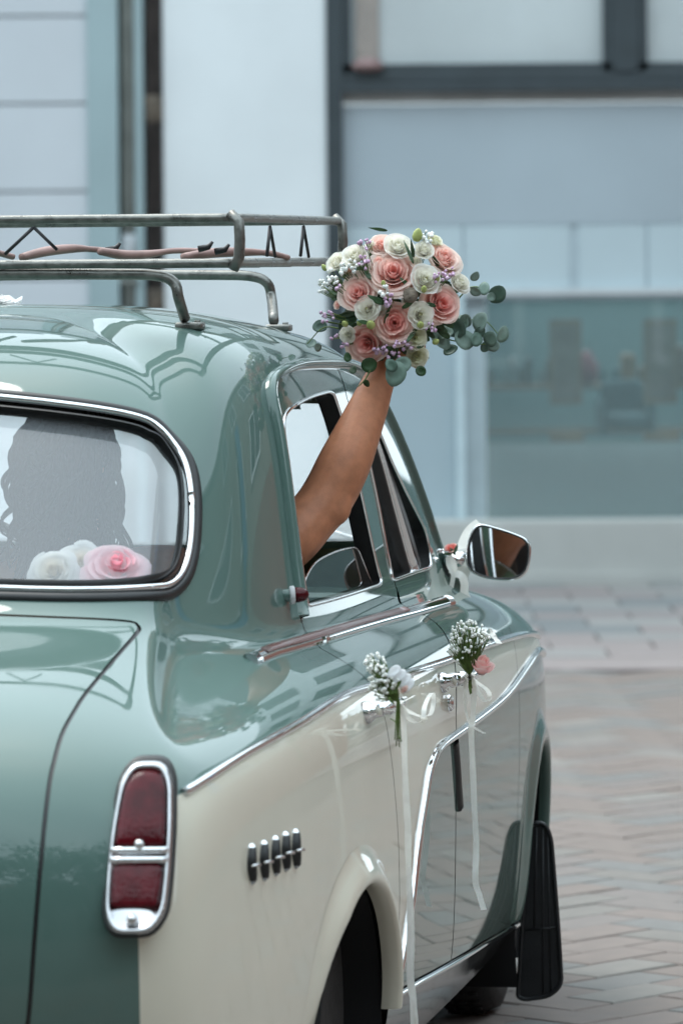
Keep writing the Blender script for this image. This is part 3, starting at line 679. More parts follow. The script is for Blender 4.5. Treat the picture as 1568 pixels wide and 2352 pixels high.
hb_, qb = facade('dark_backdrop', 'unseen dark backdrop building behind the viewpoint, added to darken the boot', (14, -16), (-1, 0), 32, 8.5, mat('dark_backdrop_wall', (.10, .095, .085), .9, var=.25, scale=3), 3, 9, roofm)  # unseen building added so that the car's tail stays and mirrors dark
S = Skin(body_net())
def nrm(u, v):
    P, n, Du, Dv = S.ev(u, v, True)
    return P, -n, Du, Dv
_uu, _vv = np.meshgrid(np.linspace(0, 14, 841), np.linspace(0, 13, 781), indexing='ij')
_P, _n, _, _ = nrm(_uu, _vv)
_q = pix(_P)
_eye = np.array([-CAR[0] * SN - CAR[1] * CS, -CAR[0] * CS + CAR[1] * SN, EYE])
_vis = ((_eye - _P) * _n).sum(-1) > 0
def uv_px(pts):
    """places on the skin seen at these places of the photograph"""
    out = []
    for p in pts:
        d = ((_q - np.array(p)) ** 2).sum(-1) + (~_vis) * 1e6
        i = np.unravel_index(np.argmin(d), d.shape); u, v = _uu[i], _vv[i]
        for _ in range(6):
            e = pix(S.ev(u, v)) - np.array(p)
            J = np.stack([(pix(S.ev(u + 1e-3, v)) - pix(S.ev(u - 1e-3, v))) / 2e-3, (pix(S.ev(u, v + 1e-3)) - pix(S.ev(u, v - 1e-3))) / 2e-3], 1)
            if abs(np.linalg.det(J)) < 50: break
            s = np.linalg.solve(J, e); s = np.clip(s, -.1, .1); u, v = np.clip(u - s[0], 0, 14), np.clip(v - s[1], 0, 13)
        if np.linalg.norm(pix(S.ev(u, v)) - np.array(p)) > 6: u, v = _uu[i], _vv[i]
        out.append((u, v))
    return np.array(out)
def uv_xz(pts, u0=4, u1=12):
    m = (_uu >= u0) & (_uu <= u1) & (_vv < 11); out = []
    for x, z in pts:
        d = (_P[..., 0] - x) ** 2 + (_P[..., 2] - z) ** 2 + (~m) * 1e6
        i = np.unravel_index(np.argmin(d), d.shape); u, v = _uu[i], _vv[i]
        for _ in range(5):
            P, n, Du, Dv = nrm(u, v)
            J = np.array([[Du[0], Dv[0]], [Du[2], Dv[2]]])
            if abs(np.linalg.det(J)) < 1e-5: break
            s = np.clip(np.linalg.solve(J, np.array([P[0] - x, P[2] - z])), -.1, .1); u -= s[0]; v = np.clip(v - s[1], -.05, 13)
        out.append((u, v))
    return np.array(out)
def uv_at(p):
    d = ((_P - np.array(p)) ** 2).sum(-1); i = np.unravel_index(np.argmin(d), d.shape); return np.array([_uu[i], _vv[i]])
def dense(uv, step=.018, closed=True):
    uv = np.asarray(uv); out = []
    k = len(uv)
    for i in range(k if closed else k - 1):
        a, b = uv[i], uv[(i + 1) % k]; d = np.linalg.norm(S.ev(*a) - S.ev(*b)); m = max(1, int(d / step))
        for t in range(m): out.append(a + (b - a) * t / m)
    if not closed: out.append(uv[-1])
    return np.array(out)
def shift(uv, w, closed=True):
    """moves a curve on the skin sideways by w metres (inwards for a closed outline)"""
    P, n, Du, Dv = nrm(uv[:, 0], uv[:, 1])
    if closed:
        t = np.roll(P, -1, 0) - np.roll(P, 1, 0)
        a = uv; area = (a[:, 0] * np.roll(a[:, 1], -1) - np.roll(a[:, 0], -1) * a[:, 1]).sum()
        sg = np.sign(area)
    else: t = np.gradient(P, axis=0); sg = 1
    s = np.cross(n, t); s /= np.linalg.norm(s, axis=1, keepdims=True) + 1e-12
    # orientation of (u,v) on the skin
    o = np.sign((np.cross(Du, Dv) * n).sum(-1).mean()); s *= sg * o
    ww = (np.asarray(w) * np.ones(len(uv)))[:, None]
    out = []
    for k in range(len(uv)):
        A = np.stack([Du[k], Dv[k]], 1); x, *_ = np.linalg.lstsq(A, s[k] * ww[k], rcond=None); out.append(uv[k] + np.clip(x, -.3, .3))
    return np.array(out), s

# ---- outlines on the skin
def half(uvpts):  # close an outline on the middle line of the car
    return np.array([(-.02, uvpts[0][1])] + [tuple(p) for p in uvpts] + [(-.02, uvpts[-1][1])])
def soften(uv, it=40):
    d = [uv[0]]
    for a, b in zip(uv[:-1], uv[1:]): d += [a + (b - a) * t for t in np.linspace(0, 1, max(2, int(np.linalg.norm(S.ev(*a) - S.ev(*b)) / .010)))[1:]]
    d = np.array(d)
    for _ in range(it): d[1:-1] = d[1:-1] * .5 + (d[:-2] + d[2:]) * .25
    return d
RW_OUT = half(soften(smooth_path(uv_px([(0, 1370), (200, 1376), (360, 1378), (408, 1366), (437, 1338), (450, 1268), (455, 1160), (450, 1095), (438, 1052), (414, 1012), (372, 975), (300, 947), (180, 922), (0, 905)]), 5)))
TRUNK = half(np.concatenate([uv_px([(0, 1410), (150, 1416), (300, 1425)]), smooth_path(uv_px([(314, 1429), (325, 1443), (317, 1459), (266, 1517), (205, 1590), (170, 1645), (147, 1690), (131, 1747), (120, 1797), (106, 1917), (91, 2085), (77, 2277), (70, 2352)]), 3), [(1.68, 1.0)]]))
DRIP = smooth_path(np.concatenate([uv_px([(690, 1418), (664, 1215), (637, 1010), (621, 930), (617, 896), (624, 873), (645, 855), (675, 843), (710, 838), (770, 838)]), uv_xz([(1.42, 1.488), (1.6, 1.462), (1.70, 1.405), (1.82, 1.30), (1.96, 1.16), (2.07, 1.04), (2.12, .985)])]), 4)
B_SEAM = np.concatenate([uv_px([(772, 840), (797, 916), (845, 1060), (880, 1230), (913, 1358), (919, 1386)]), uv_xz([(1.30, .97), (1.22, .9), (1.13, .8), (1.10, .7), (1.10, .6), (1.12, .45), (1.136, .30), (1.14, .275)])])
REAR_SEAM = np.concatenate([uv_px([(690, 1422), (708, 1462), (735, 1489), (801, 1528)]), uv_xz([(.34, .88), (.36, .80), (.385, .72), (.42, .62), (.445, .52), (.452, .42), (.44, .335)])])
i0 = int(np.argmin(np.abs(DRIP - uv_px([(772, 840)])[0]).sum(1)))
SILL = uv_px([(893, 2290), (960, 2250), (1040, 2206), (1110, 2164), (1169, 2129)])
REAR_DOOR = np.concatenate([DRIP[:i0], B_SEAM[:-1], [uv_px([(1035, 2209)])[0]], SILL[:2][::-1], REAR_SEAM[::-1]])
F_SEAM = uv_xz([(2.13, .97), (2.12, .90), (2.09, .8), (2.08, .6), (2.07, .4), (2.08, .245)])
FRONT_DOOR = np.concatenate([DRIP[i0:], F_SEAM, uv_px([(1169, 2129), (1110, 2164), (1035, 2209)]), B_SEAM[::-1][1:]])
RD_WIN = uv_px(rcorner([(700, 915), (764, 897), (876, 1342), (706, 1392), (652, 1000), (650, 950)], [30, 16, 10, 8, 90, 40], 6))
FD_WIN = uv_px(rcorner([(806, 918), (868, 985), (914, 1098), (979, 1223), (990, 1303), (901, 1333)], [12, 20, 60, 30, 9, 9], 6))
WSHIELD = np.concatenate([[(14.02, 8.25)], rcorner([(12.2, 8.25), (10.75, 8.3), (10.72, 9.0), (10.78, 9.9), (12.2, 10.1)], [.1, .4, .4, .4, .1], 5), [(14.02, 10.15)]])
UP_TRIM = smooth_path(np.concatenate([uv_px([(420, 1822), (460, 1798), (500, 1772), (560, 1733), (640, 1688), (700, 1654), (784, 1600), (849, 1577), (938, 1546), (1036, 1514), (1132, 1477)]), uv_xz([(2.45, .862), (2.75, .835), (3.05, .80)], 8, 13)]), 4)
LOW_TRIM = smooth_path(np.concatenate([uv_px([(911, 2250), (920, 2206), (944, 2062), (958, 1932), (973, 1836), (983, 1775), (997, 1735), (1014, 1712), (1040, 1692), (1079, 1664), (1160, 1598), (1210, 1530)]), uv_xz([(2.55, .815), (2.8, .79), (3.05, .765)], 8, 13)]), 4)
CREAM_P = np.concatenate([[(2.64, -.02)], uv_px([(322, 2352), (318, 2140), (322, 1950), (394, 1833)]), UP_TRIM, LOW_TRIM[::-1], uv_px([(896, 2292)]), [(6.75, -.02)]])
ROCKER = np.concatenate([uv_px([(893, 2292)]), SILL[1:], uv_px([(1199, 2108)]), [(10.9, -.02), (6.7, -.02)]])
HOOD = np.concatenate([[(14.02, 6.95)], uv_xz([(2.3, .985)], 10, 13), [(11.6, 6.75), (12.2, 6.2), (13, 5.9), (14.02, 5.7)]])
def ell(cx, cz, a, b):
    t = np.linspace(0, 2 * np.pi, 72, endpoint=False)
    return np.stack([cx + a * np.cos(t), np.maximum(cz + b * np.sin(t), .10)], 1)
ARCH_R, ARCH_F = (.045, .285, .345, .315), (2.50, .285, .285, .345)
AR, AF = [uv_xz(ell(*A)) for A in (ARCH_R, ARCH_F)]

OUTL = {'rw': dense(RW_OUT), 'trunk': dense(TRUNK), 'rd': dense(REAR_DOOR), 'fd': dense(FRONT_DOOR), 'rdw': dense(RD_WIN), 'fdw': dense(FD_WIN), 'ws': dense(WSHIELD), 'cream': dense(CREAM_P), 'rocker': dense(ROCKER), 'hood': dense(HOOD), 'ar': AR, 'af': AF}
OUTL['trunk_in'] = shift(OUTL['trunk'], .0075)[0]
OUTL['rd_in'] = shift(OUTL['rd'], .0042)[0]
OUTL['fd_in'] = shift(OUTL['fd'], .0042)[0]
OUTL['hood_in'] = shift(OUTL['hood'], .005)[0]
pts = []; edges = []
gu = np.unique(np.concatenate([np.linspace(0, 4, 61), np.linspace(4, 10, 91), np.linspace(10, 14, 49)])); gv = np.linspace(0, 13, 131)
ring = [(u, v) for u in gu for v in gv]
pts += ring
for k, o in OUTL.items():
    b = len(pts); pts += [tuple(p) for p in o]; edges += [(b + i, b + (i + 1) % len(o)) for i in range(len(o))]
res = delaunay_2d_cdt([Vector(p) for p in pts], edges, [], 0, 1e-5)
UVV = np.array([p[:] for p in res[0]]); TRI = np.array([f for f in res[2] if len(f) == 3])
CEN = UVV[TRI].mean(1)
ok = (CEN[:, 0] > 0) & (CEN[:, 0] < 14) & (CEN[:, 1] > 0) & (CEN[:, 1] < 13)
IN = {k: inside(o, CEN) for k, o in OUTL.items()}
hole = ~ok | IN['rw'] | IN['rdw'] | IN['fdw'] | IN['ws'] | IN['ar'] | IN['af']
Uc = np.clip(UVV[:, 0], 0, 14); Vc = np.clip(UVV[:, 1], 0, 13)
PV, NV, _, _ = nrm(Uc, Vc)

car = thing('vintage_car', 'glossy sage green and cream vintage saloon car seen from behind', 'car', (CAR[0], CAR[1], 0))
def patch(name, mask, mats, side=0, mi=None, off=0, drop=0, parent=car, label=None, flip=False, kind=None):
    """triangles of the skin as one mesh; side 1 right, -1 left, 0 both"""
    T = TRI[mask]; miv = mi[mask] if mi is not None else None
    VV, NN, FF, MI = [], [], [], []; n = 0
    for sd in ((1, -1) if side == 0 else (side,)):
        ids, inv = np.unique(T, return_inverse=True); inv = inv.reshape(-1, 3)
        Pm = PV[ids] + NV[ids] * off; Nm = NV[ids] * (-1 if flip else 1)
        Pm = Pm * (1, sd, 1) - (0, 0, drop); Nm = Nm * (1, sd, 1)
        w = W(Pm); wn_ = WD(Nm)
        fn = np.cross(w[inv[:, 1]] - w[inv[:, 0]], w[inv[:, 2]] - w[inv[:, 0]])
        bad = (fn * wn_[inv[:, 0]]).sum(1) < 0; inv = inv.copy(); inv[bad] = inv[bad][:, ::-1]
        keep = np.linalg.norm(fn, axis=1) > 1e-12; inv = inv[keep]
        VV.append(w); NN.append(wn_); FF += (inv + n).tolist(); n += len(w)
        if miv is not None: MI.append(miv[keep])
    return obj(name, np.concatenate(VV), FF, mats, parent, normals=np.concatenate(NN), mi=np.concatenate(MI) if MI else None, label=label, kind=kind)

colour = np.where(IN['cream'] & ~IN['rocker'], 1, 0)
two = [M['green'], M['cream']]
m_trunk = IN['trunk_in'] & ~hole
m_tseal = IN['trunk'] & ~IN['trunk_in'] & ~hole
m_rd = IN['rd_in'] & ~hole & ~IN['rocker']; m_fd = IN['fd_in'] & ~hole & ~IN['rocker']
m_dseal = ((IN['rd'] & ~IN['rd_in']) | (IN['fd'] & ~IN['fd_in'])) & ~hole & ~IN['rocker']
m_hood = IN['hood_in'] & ~hole; m_hseal = IN['hood'] & ~IN['hood_in'] & ~hole
m_rock = IN['rocker'] & ~hole
used = m_trunk | m_tseal | m_rd | m_fd | m_dseal | m_hood | m_hseal | m_rock
rest = ok & ~hole & ~used
front = rest & (CEN[:, 0] > 9.8) & (CEN[:, 1] < 7.6)
M['stainless'] = mat('stainless_sill', (.50, .50, .50), .12, metal=1, var=.06, scale=20, rvar=.05)
body = patch('body_shell', rest & ~front, two, 0, colour)
patch('front_wing', front, two, 0, colour)
trunk = patch('boot_lid', m_trunk, M['green'])
patch('boot_seal', m_tseal, M['rubber'], off=-.004, parent=trunk)
hood = patch('bonnet', m_hood, M['green'])
doors = {}
for sd in (1, -1):
    doors['r', sd] = patch('rear_door', m_rd, two, sd, colour); doors['f', sd] = patch('front_door', m_fd, two, sd, colour)
patch('door_seal', m_dseal | m_hseal, M['rubber'], off=-.006)
for sd in (1, -1): patch('sill_cover', m_rock, M['stainless'], sd)
# lining of roof and pillars, seen through the windows; shell that closes the inside of the lower body
lining = ok & ~hole & (CEN[:, 1] > 7.5)
patch('headlining', lining & (CEN[:, 1] > 10.25), M['head'], drop=.035, flip=True)
patch('pillar_trim', lining & (CEN[:, 1] <= 10.25), M['brown'], off=-.028, flip=True)
patch('inner_shell', ok & ~hole & (CEN[:, 1] <= 7.5), M['black'], off=-.022, flip=True)
# window glass
patch('windscreen', ok & IN['ws'], M['screen'], off=-.008)
def channel(name, uv, depth, m, parent, side, out=0.0, n=1):
    """frame wall round an opening, going inwards"""
    uv = uv[(uv[:, 0] >= -1e-6)] if side == 0 else uv
    P, N, _, _ = nrm(np.clip(uv[:, 0], 0, 14), uv[:, 1]); k = len(P)
    closed = side != 0
    V = np.concatenate([P + N * out, P - N * depth]) * (1, side if side else 1, 1)
    F = [(i, (i + 1) % k, k + (i + 1) % k, k + i) for i in range(k if closed else k - 1)]
    return obj(name, W(V), F, m, parent, smooth=True)
def on_skin(name, uv, prof, m, parent, closed=False, side=1, label=None):
    """sweeps a profile (sideways, outwards) along a curve lying on the skin"""
    P, N, _, _ = nrm(np.clip(uv[:, 0], 0, 14), uv[:, 1])
    t = np.roll(P, -1, 0) - np.roll(P, 1, 0) if closed else np.gradient(P, axis=0)
    s = np.cross(N, t); s /= np.linalg.norm(s, axis=1, keepdims=True) + 1e-9
    prof = np.asarray(prof); m_ = len(prof); k = len(P)
    taper = np.ones(k)
    V = (P[:, None] + s[:, None] * prof[None, :, 0:1] * taper[:, None, None] + N[:, None] * prof[None, :, 1:2]).reshape(-1, 3)
    F = []
    for i in range(k if closed else k - 1):
        for j in range(m_ - 1):
            a, b = i * m_ + j, ((i + 1) % k) * m_ + j; F.append((a, a + 1, b + 1, b))
    if not closed: F += [tuple(range(m_)), tuple((k - 1) * m_ + j for j in range(m_))[::-1]]
    return obj(name, W(V * (1, side, 1)), F, m, parent, label=label)
def dome(w, h, n=7, lift=0):
    a = np.linspace(np.pi, 0, n); return np.stack([np.cos(a) * w / 2, np.sin(a) * h + lift], 1)

for sd in (1, -1):
    for key, win in (('r', RD_WIN), ('f', FD_WIN)):
        o = dense(win, .012); ch = channel('window_channel', o, .035, M['rubber'], doors[key, sd], sd)
        on_skin('window_trim', np.concatenate([o, o[:2]]), dome(.008, .004), M['chrome'], doors[key, sd], side=sd)
fdw = patch('window_glass', ok & IN['fdw'], M['glass'], 1, off=-.018, parent=doors['f', 1])
patch('window_glass', ok & IN['fdw'], M['glass'], -1, off=-.018, parent=doors['f', -1])
# vent window divider of the front door
def bar(name, uv, w, h, m, parent, side=1): return on_skin(name, dense(uv, .02, False), [(-w / 2, -.03), (-w / 2, h), (w / 2, h), (w / 2, -.03)], m, parent, side=side)
bar('vent_divider', uv_xz([(1.60, 1.055), (1.52, 1.20), (1.44, 1.32), (1.38, 1.40)]), .034, .001, M['rubber'], doors['f', 1])
bar('vent_frame', uv_xz([(1.61, 1.055), (1.53, 1.20), (1.45, 1.32), (1.39, 1.40)]), .007, .0035, M['chrome'], doors['f', 1])
bar('vent_seal', uv_xz([(1.76, 1.053), (1.70, 1.14), (1.60, 1.24), (1.50, 1.345)]), .05, -.006, M['rubber'], doors['f', 1])
bar('vent_rim', uv_xz([(1.70, 1.053), (1.645, 1.14), (1.55, 1.25), (1.47, 1.345)]), .006, .001, M['chrome'], doors['f', 1])
# half lowered pane of the rear door, its rear corner rounded
low = uv_px(rcorner([(708, 1392), (878, 1342), (842, 1252), (796, 1262), (745, 1287), (722, 1330), (710, 1392)], [4, 6, 14, 20, 26, 20, 4], 6))
P, N, _, _ = nrm(low[:, 0], low[:, 1]); P = P - N * .02
pane = obj('window_glass', W(P), [tuple(range(len(P)))], glass('door_glass', (.82, .86, .84), veil=.10, veilcol=(.30, .26, .23)), doors['r', 1])
e = MB().tube(W(P[::1]), .0022, 6, closed=True); e.build('glass_edge', M['dullchrome'], doors['r', 1])
# rear window: rubber, bright strip, recess, pane
rwo = OUTL['rw']; rwr = rwo[rwo[:, 0] >= 0]
def mirror_path(uv):
    a = uv[np.argsort(np.arange(len(uv)))]; return a
i_s = int(np.argmax(np.diff(np.r_[rwo[:, 0] < 0, rwo[0, 0] < 0].astype(int)) < 0)) if False else 0
rw_curve = rwr[np.r_[True, np.linalg.norm(np.diff(rwr, axis=0), axis=1) < 1.2]]
rw_in = shift(rwo, .0155)[0]; rw_in = rw_in[rwo[:, 0] >= 0]
rw_gl = shift(rwo, .026)[0]
rear_win = obj('rear_window', *[(lambda T: (W(np.concatenate([(PV - NV * .022), (PV - NV * .022) * (1, -1, 1)])), np.concatenate([T, T + len(PV)]).tolist()))(TRI[ok & IN['rw']])][0], M['rearglass'], car)
for sd in (1, -1):
    on_skin('window_rubber', rw_curve, [(-.009, -.004), (-.0085, .005), (-.003, .008), (.004, .007), (.010, .003), (.012, -.02)], M['rubber'], rear_win, side=sd)
    on_skin('bright_strip', rw_in, dome(.0135, .009, 9, .002), M['chrome'], rear_win, side=sd)
    on_skin('inner_rubber', shift(rwo, .030)[0][rwo[:, 0] >= 0], [(-.010, .004), (-.006, .004), (.002, -.004), (.006, -.03)], M['rubber'], rear_win, side=sd)
j = uv_px([(433, 1158)]); k = int(np.argmin(np.abs(rw_in - j).sum(1)))
on_skin('strip_joint', rw_in[k - 1:k + 2], dome(.0142, .0096, 9, .002), M['chrome'], rear_win)
# drip rail round the door openings
for sd in (1, -1):
    on_skin('drip_rail', DRIP, [(-.012, -.002), (-.011, .010), (-.004, .017), (.004, .017), (.006, .011), (.004, .004), (.010, -.002)], M['green'], body, side=sd)
# ---- bright trims
on_skin('waist_trim', UP_TRIM, dome(.016, .009), M['chrome'], car)
on_skin('sweep_trim', LOW_TRIM, dome(.019, .010), M['chrome'], car)
bt = smooth_path(uv_px([(575, 1517), (640, 1492), (724, 1468), (800, 1445), (880, 1422), (960, 1401), (1030, 1381)]), 5)
belt = on_skin('belt_trim', bt, dome(.032, .012), M['chrome'], car)
on_skin('trim_reflection', bt[2:int(len(bt) * .80)], [(-.009, .0115), (-.006, .0132), (0, .0140), (.006, .0132), (.009, .0115)], M['red_reflection'], belt)  # red-brown strip paints in a red wall's reflection on the chrome
k = int(np.argmin(np.abs(bt - uv_px([(724, 1468)])[0]).sum(1)))
on_skin('trim_joint', bt[k:k + 2], dome(.0335, .0128), M['chrome'], belt)
st = dense(np.concatenate([SILL, uv_px([(1197, 2109)])]), .03, False)
on_skin('sill_trim', shift(st, -.006, False)[0], dome(.014, .009), M['chrome'], car)
# ---- flared wheel arches
def arch(A, m, name, front, hs):
    t = np.linspace(-.12, np.pi + .10, 80) if front else np.linspace(.12, np.pi + .3, 80); cx, cz, a, b = A; n = len(t)
    prof = [(.062, .0005), (.050, .003), (.036, .010), (.020, .019), (.006, .025), (-.004, .024), (-.009, .017), (-.010, .0), (-.008, -.012)]
    V = []
    for d, h in prof:
        x, z = cx + (a + d) * np.cos(t), cz + (b + d) * np.sin(t)
        uvp = uv_xz(np.stack([x, np.maximum(z, .06)], 1)); Pp, Np, _, _ = nrm(uvp[:, 0], np.maximum(uvp[:, 1], 0))
        yy = Pp[:, 1]; pad = np.pad(yy, 3, mode='edge'); yy = np.median(np.stack([pad[i:i + len(yy)] for i in range(7)]), 0)
        hf = h * hs if h > 0 else h
        V.append(np.stack([x, yy + hf * (1 if front else np.clip((2.9 - t) / .8, .06, 1)), z], 1))
    V = np.concatenate(V); F = [(i * n + j, i * n + j + 1, (i + 1) * n + j + 1, (i + 1) * n + j) for i in range(len(prof) - 1) for j in range(n - 1)]
    for sd in (1, -1): obj(name, W(V * (1, sd, 1)), F, m, car)
    # dark wheel housing behind the opening
    h = MB(); n = 24; q = np.linspace(-.6, np.pi + .6, n); V = []
    for y in (.80, .48): V += [(cx + (a - .002) * math.cos(k), y, cz + (b - .002) * math.sin(k)) for k in q]
    h.add(W(V), [(i, i + 1, n + i + 1, n + i) for i in range(n - 1)] + [tuple(range(n, 2 * n))]); h.build('wheel_housing', M['black'], car)
arch(ARCH_R, M['cream'], 'rear_wheel_arch', False, 1.0); arch(ARCH_F, M['green'], 'front_wheel_arch', True, .6)
# ---- wheels
def wheel(X, sd):
    c = np.array([X, .66 * sd, .325]); t = WD(np.array([0, sd, 0]))
    prof = [(.205, -.07), (.27, -.078), (.312, -.066), (.323, -.04), (.325, 0), (.323, .04), (.312, .066), (.27, .078), (.205, .07)]
    w = MB().lathe(prof, W(c), t, 40).build('wheel', M['tyre'], car)
    MB().lathe([(.207, -.05), (.208, .055), (.198, .062), (.185, .04), (.15, .03), (.12, .045), (.09, .06), (.05, .066), (0.004, .068)], W(c), t, 32).build('rim', M['dullchrome'], w)
    g = MB()
    for i in range(48):
        q = 2 * math.pi * i / 48; o = c + np.array([math.cos(q) * .3255, 0, math.sin(q) * .3255])
        for y in (-.03, 0, .03):
            g.tube([W(o + (0, y * sd - .011 * sd, 0)), W(o + (.006 * math.sin(q), y * sd + .011 * sd, 0))], .004, 4)
    g.build('tyre_tread', M['tyre'], w, kind='stuff')
for X in (.06, 2.52):
    for sd in (1, -1): wheel(X, sd)
# underbody
ub = MB(); ub.add(W([(-.9, -.7, .24), (-.9, .7, .24), (3.2, .7, .24), (3.2, -.7, .24)]), [(0, 1, 2, 3)]); ub.build('floor_pan', M['black'], car)
# ---- ribbed mud flap hanging behind the front wheel
fo = rcorner([(1214, 1893), (1250, 1888), (1265, 1925), (1283, 2150), (1289, 2262), (1262, 2288), (1205, 2296), (1188, 2290)], [20, 22, 20, 60, 28, 20, 10, 10], 5)
FX = 2.31
fl = np.array([oncar(p[0], p[1], 0, FX) for p in fo]); k = len(fl)
V = np.concatenate([fl, fl + (.012, 0, 0)]); flap = obj('mud_flap', W(V), [tuple(range(k))[::-1], tuple(range(k, 2 * k))] + [(i, (i + 1) % k, k + (i + 1) % k, k + i) for i in range(k)], M['flap'], car, smooth=False)
rb = MB()
for a, b in (((1232, 1900), (1226, 2130)), ((1246, 1896), (1246, 2282)), ((1257, 1905), (1264, 2280))):
    rb.tube(W(np.array([oncar(*a, 0, FX - .001), oncar(*b, 0, FX - .001)])), .002, 6)
for y in (2130,): rb.tube(W(np.array([oncar(1205, y + 6, 0, FX - .001), oncar(1280, y, 0, FX - .001)])), .002, 6)
rim = [oncar(p[0], p[1], 0, FX - .001) for p in fo]; rb.tube(W(np.array(rim)), .005, 6, closed=True)
rb.build('flap_rib', M['flap'], flap)
# front bumper, tucked behind the wing seen from here
MB().tube(W(smooth_path(np.array([(3.30, -.66, .46), (3.44, -.3, .46), (3.44, .3, .46), (3.34, .56, .46), (3.24, .64, .455)]), 5)), .05, 12, flat=.6).build('front_bumper', M['chrome'], car)

# ---- tail lamp on the wing corner (and its twin)
def tail_lamp(sd):
    base = S.ev(*uv_px([(322, 1945)])[0])
    Zr = np.array([.07, 0, 1.0]); ax = np.array([-1, .16, 0.06]); ax /= np.linalg.norm(ax)
    Yr = np.array([.16, 1, 0]); Yr /= np.linalg.norm(Yr); up = np.cross(Yr, ax); up = up if up[2] > 0 else -up
    lean = np.array([.37, -.05, 1.0]) * 1.0
    def P(y, z, d):  # lamp coordinates: y across, z up, d out of the body
        q = base + Yr * y + np.array([0, 0, 1]) * z + ax * d
        q = q + np.array([1, 0, 0]) * (.48 * z + .55 * max(z, 0) ** 2 * 2 - .10 * min(z, 0) ** 2)
        return q * (1, sd, 1)
    out = rcorner([(-.050, -.05), (-.047, -.102), (-.031, -.131), (.031, -.131), (.051, -.102), (.053, -.04), (.051, .035), (.042, .104), (.024, .131), (-.026, .131), (-.042, .104), (-.049, .03)], [.03, .03, .03, .03, .03, .05, .08, .03, .02, .02, .03, .06], 4)
    def shell(name, m, steps, parent, fill=True):
        V = []; F = []; k = len(out)
        for sc, d in steps: V += [P(y * sc[0], z * sc[1], d) for y, z in out]
        for i in range(len(steps) - 1):
            for j in range(k): F.append((i * k + j, i * k + (j + 1) % k, (i + 1) * k + (j + 1) % k, (i + 1) * k + j))
        if fill: F.append(tuple((len(steps) - 1) * k + j for j in range(k)))
        return obj(name, W(np.array(V)), F, m, parent)
    t = shell('tail_light', M['bezel'], [((1, 1), -.05), ((1, 1), .016), ((.985, .99), .024), ((.93, .965), .030), ((.86, .93), .031), ((.84, .92), .026)], car)
    shell('lamp_gasket', M['rubber'], [((1.09, 1.045), -.05), ((1.09, 1.045), .003), ((1.05, 1.03), .008), ((1.0, 1.0), .008)], t, False)
    def lens(poly, name, m, h, parent):
        c = poly.mean(0); V = []; F = []; k = len(poly); st = [(1, .020), (.99, .020 + h * .55), (.93, .020 + h * .8), (.75, .02 + h * .95), (.4, .02 + h)]
        for sc, d in st: V += [P(*(c + (p - c) * sc), d) for p in poly]
        V.append(P(*c, .02 + h))
        for i in range(len(st) - 1):
            for j in range(k): F.append((i * k + j, i * k + (j + 1) % k, (i + 1) * k + (j + 1) % k, (i + 1) * k + j))
        n = (len(st) - 1) * k
        for j in range(k): F.append((n + j, n + (j + 1) % k, len(V) - 1))
        return obj(name, W(np.array(V)), F, m, parent)
    lens(rcorner([(-.039, .002), (.039, .002), (.038, .04), (.032, .094), (.017, .117), (-.019, .117), (-.033, .094), (-.038, .04)], [.008, .008, .05, .03, .015, .015, .03, .05], 4), 'upper_lens', M['redlens'], .014, t)
    lens(rcorner([(-.038, -.090), (.037, -.090), (.040, -.025), (-.040, -.025)], .010, 4), 'lower_lens', M['redlens'], .012, t)
    bars = MB()
    for z in (-.004, -.0185): bars.tube([W(P(y, z, .028)) for y in np.linspace(-.045, .047, 6)], .0062, 8)
    bars.build('lamp_bar', M['chrome'], t)
    for y, z in ((0, .004), (-.001, -.108)):
        MB().lathe([(.009, 0), (.0095, .006), (.006, .011), (.002, .012)], W(P(y, z, .026)), WD(ax * (1, sd, 1)), 14).build('lamp_screw', M['dullchrome'], t)
for sd in (1, -1): tail_lamp(sd)

# ---- five curved bright gills on the rear wing
gu_, gs_ = uv_px([(578, 1985), (678, 1948)])
gp0, gp1 = S.ev(*gu_), S.ev(*gs_)
gill = None
for i in range(5):
    c = gp0 + (gp1 - gp0) * i / 4; uvc = uv_at(c); Pc, Nc, _, _ = nrm(*uvc)
    fw = np.array([1, 0, 0]); fw = fw - Nc * fw.dot(Nc); fw /= np.linalg.norm(fw); upc = np.cross(Nc, fw); upc = upc if upc[2] > 0 else -upc
    V = []; F = []; n = 13; zz = np.linspace(-1, 1, n)
    for z in zz:
        e = math.sqrt(max(0, 1 - z * z)) ; bow = .020 * (1 - z * z); hh = .034
        for s_, h_ in ((-.004, -.003), (-.0034, .001 + .007 * e), (-.0006, .003 + .0125 * e), (.003 + .002 * e, .002 + .0105 * e), (.006, -.003)):
            V.append(Pc + fw * (s_ * 1.6 - bow * .9 + .004) + upc * (z * hh) + Nc * h_)
    for a in range(n - 1):
        for b in range(4): F.append((a * 5 + b, a * 5 + b + 1, (a + 1) * 5 + b + 1, (a + 1) * 5 + b))
    g = obj('vent_gill', W(np.array(V)), F, [M['chrome'], M['rubber']], car, mi=[1 if (j % 4) in (0, 1) and 1 <= j // 4 <= 10 else 0 for j in range(len(F))], smooth=True)
    MB().tube(W(np.array([Pc - fw * .026 + Nc * .011, Pc - fw * .010 + Nc * .0185])), [.002, .0034], 8).build('gill_peg', M['chrome'], g)
    if False: MB().tube(W(np.array([Pc - fw * .022 + upc * .03 + Nc * .003, Pc - fw * .036 + Nc * .006, Pc - fw * .022 - upc * .03 + Nc * .003])), .006, 8).build('gill_shadow_gap', M['rubber'], g)

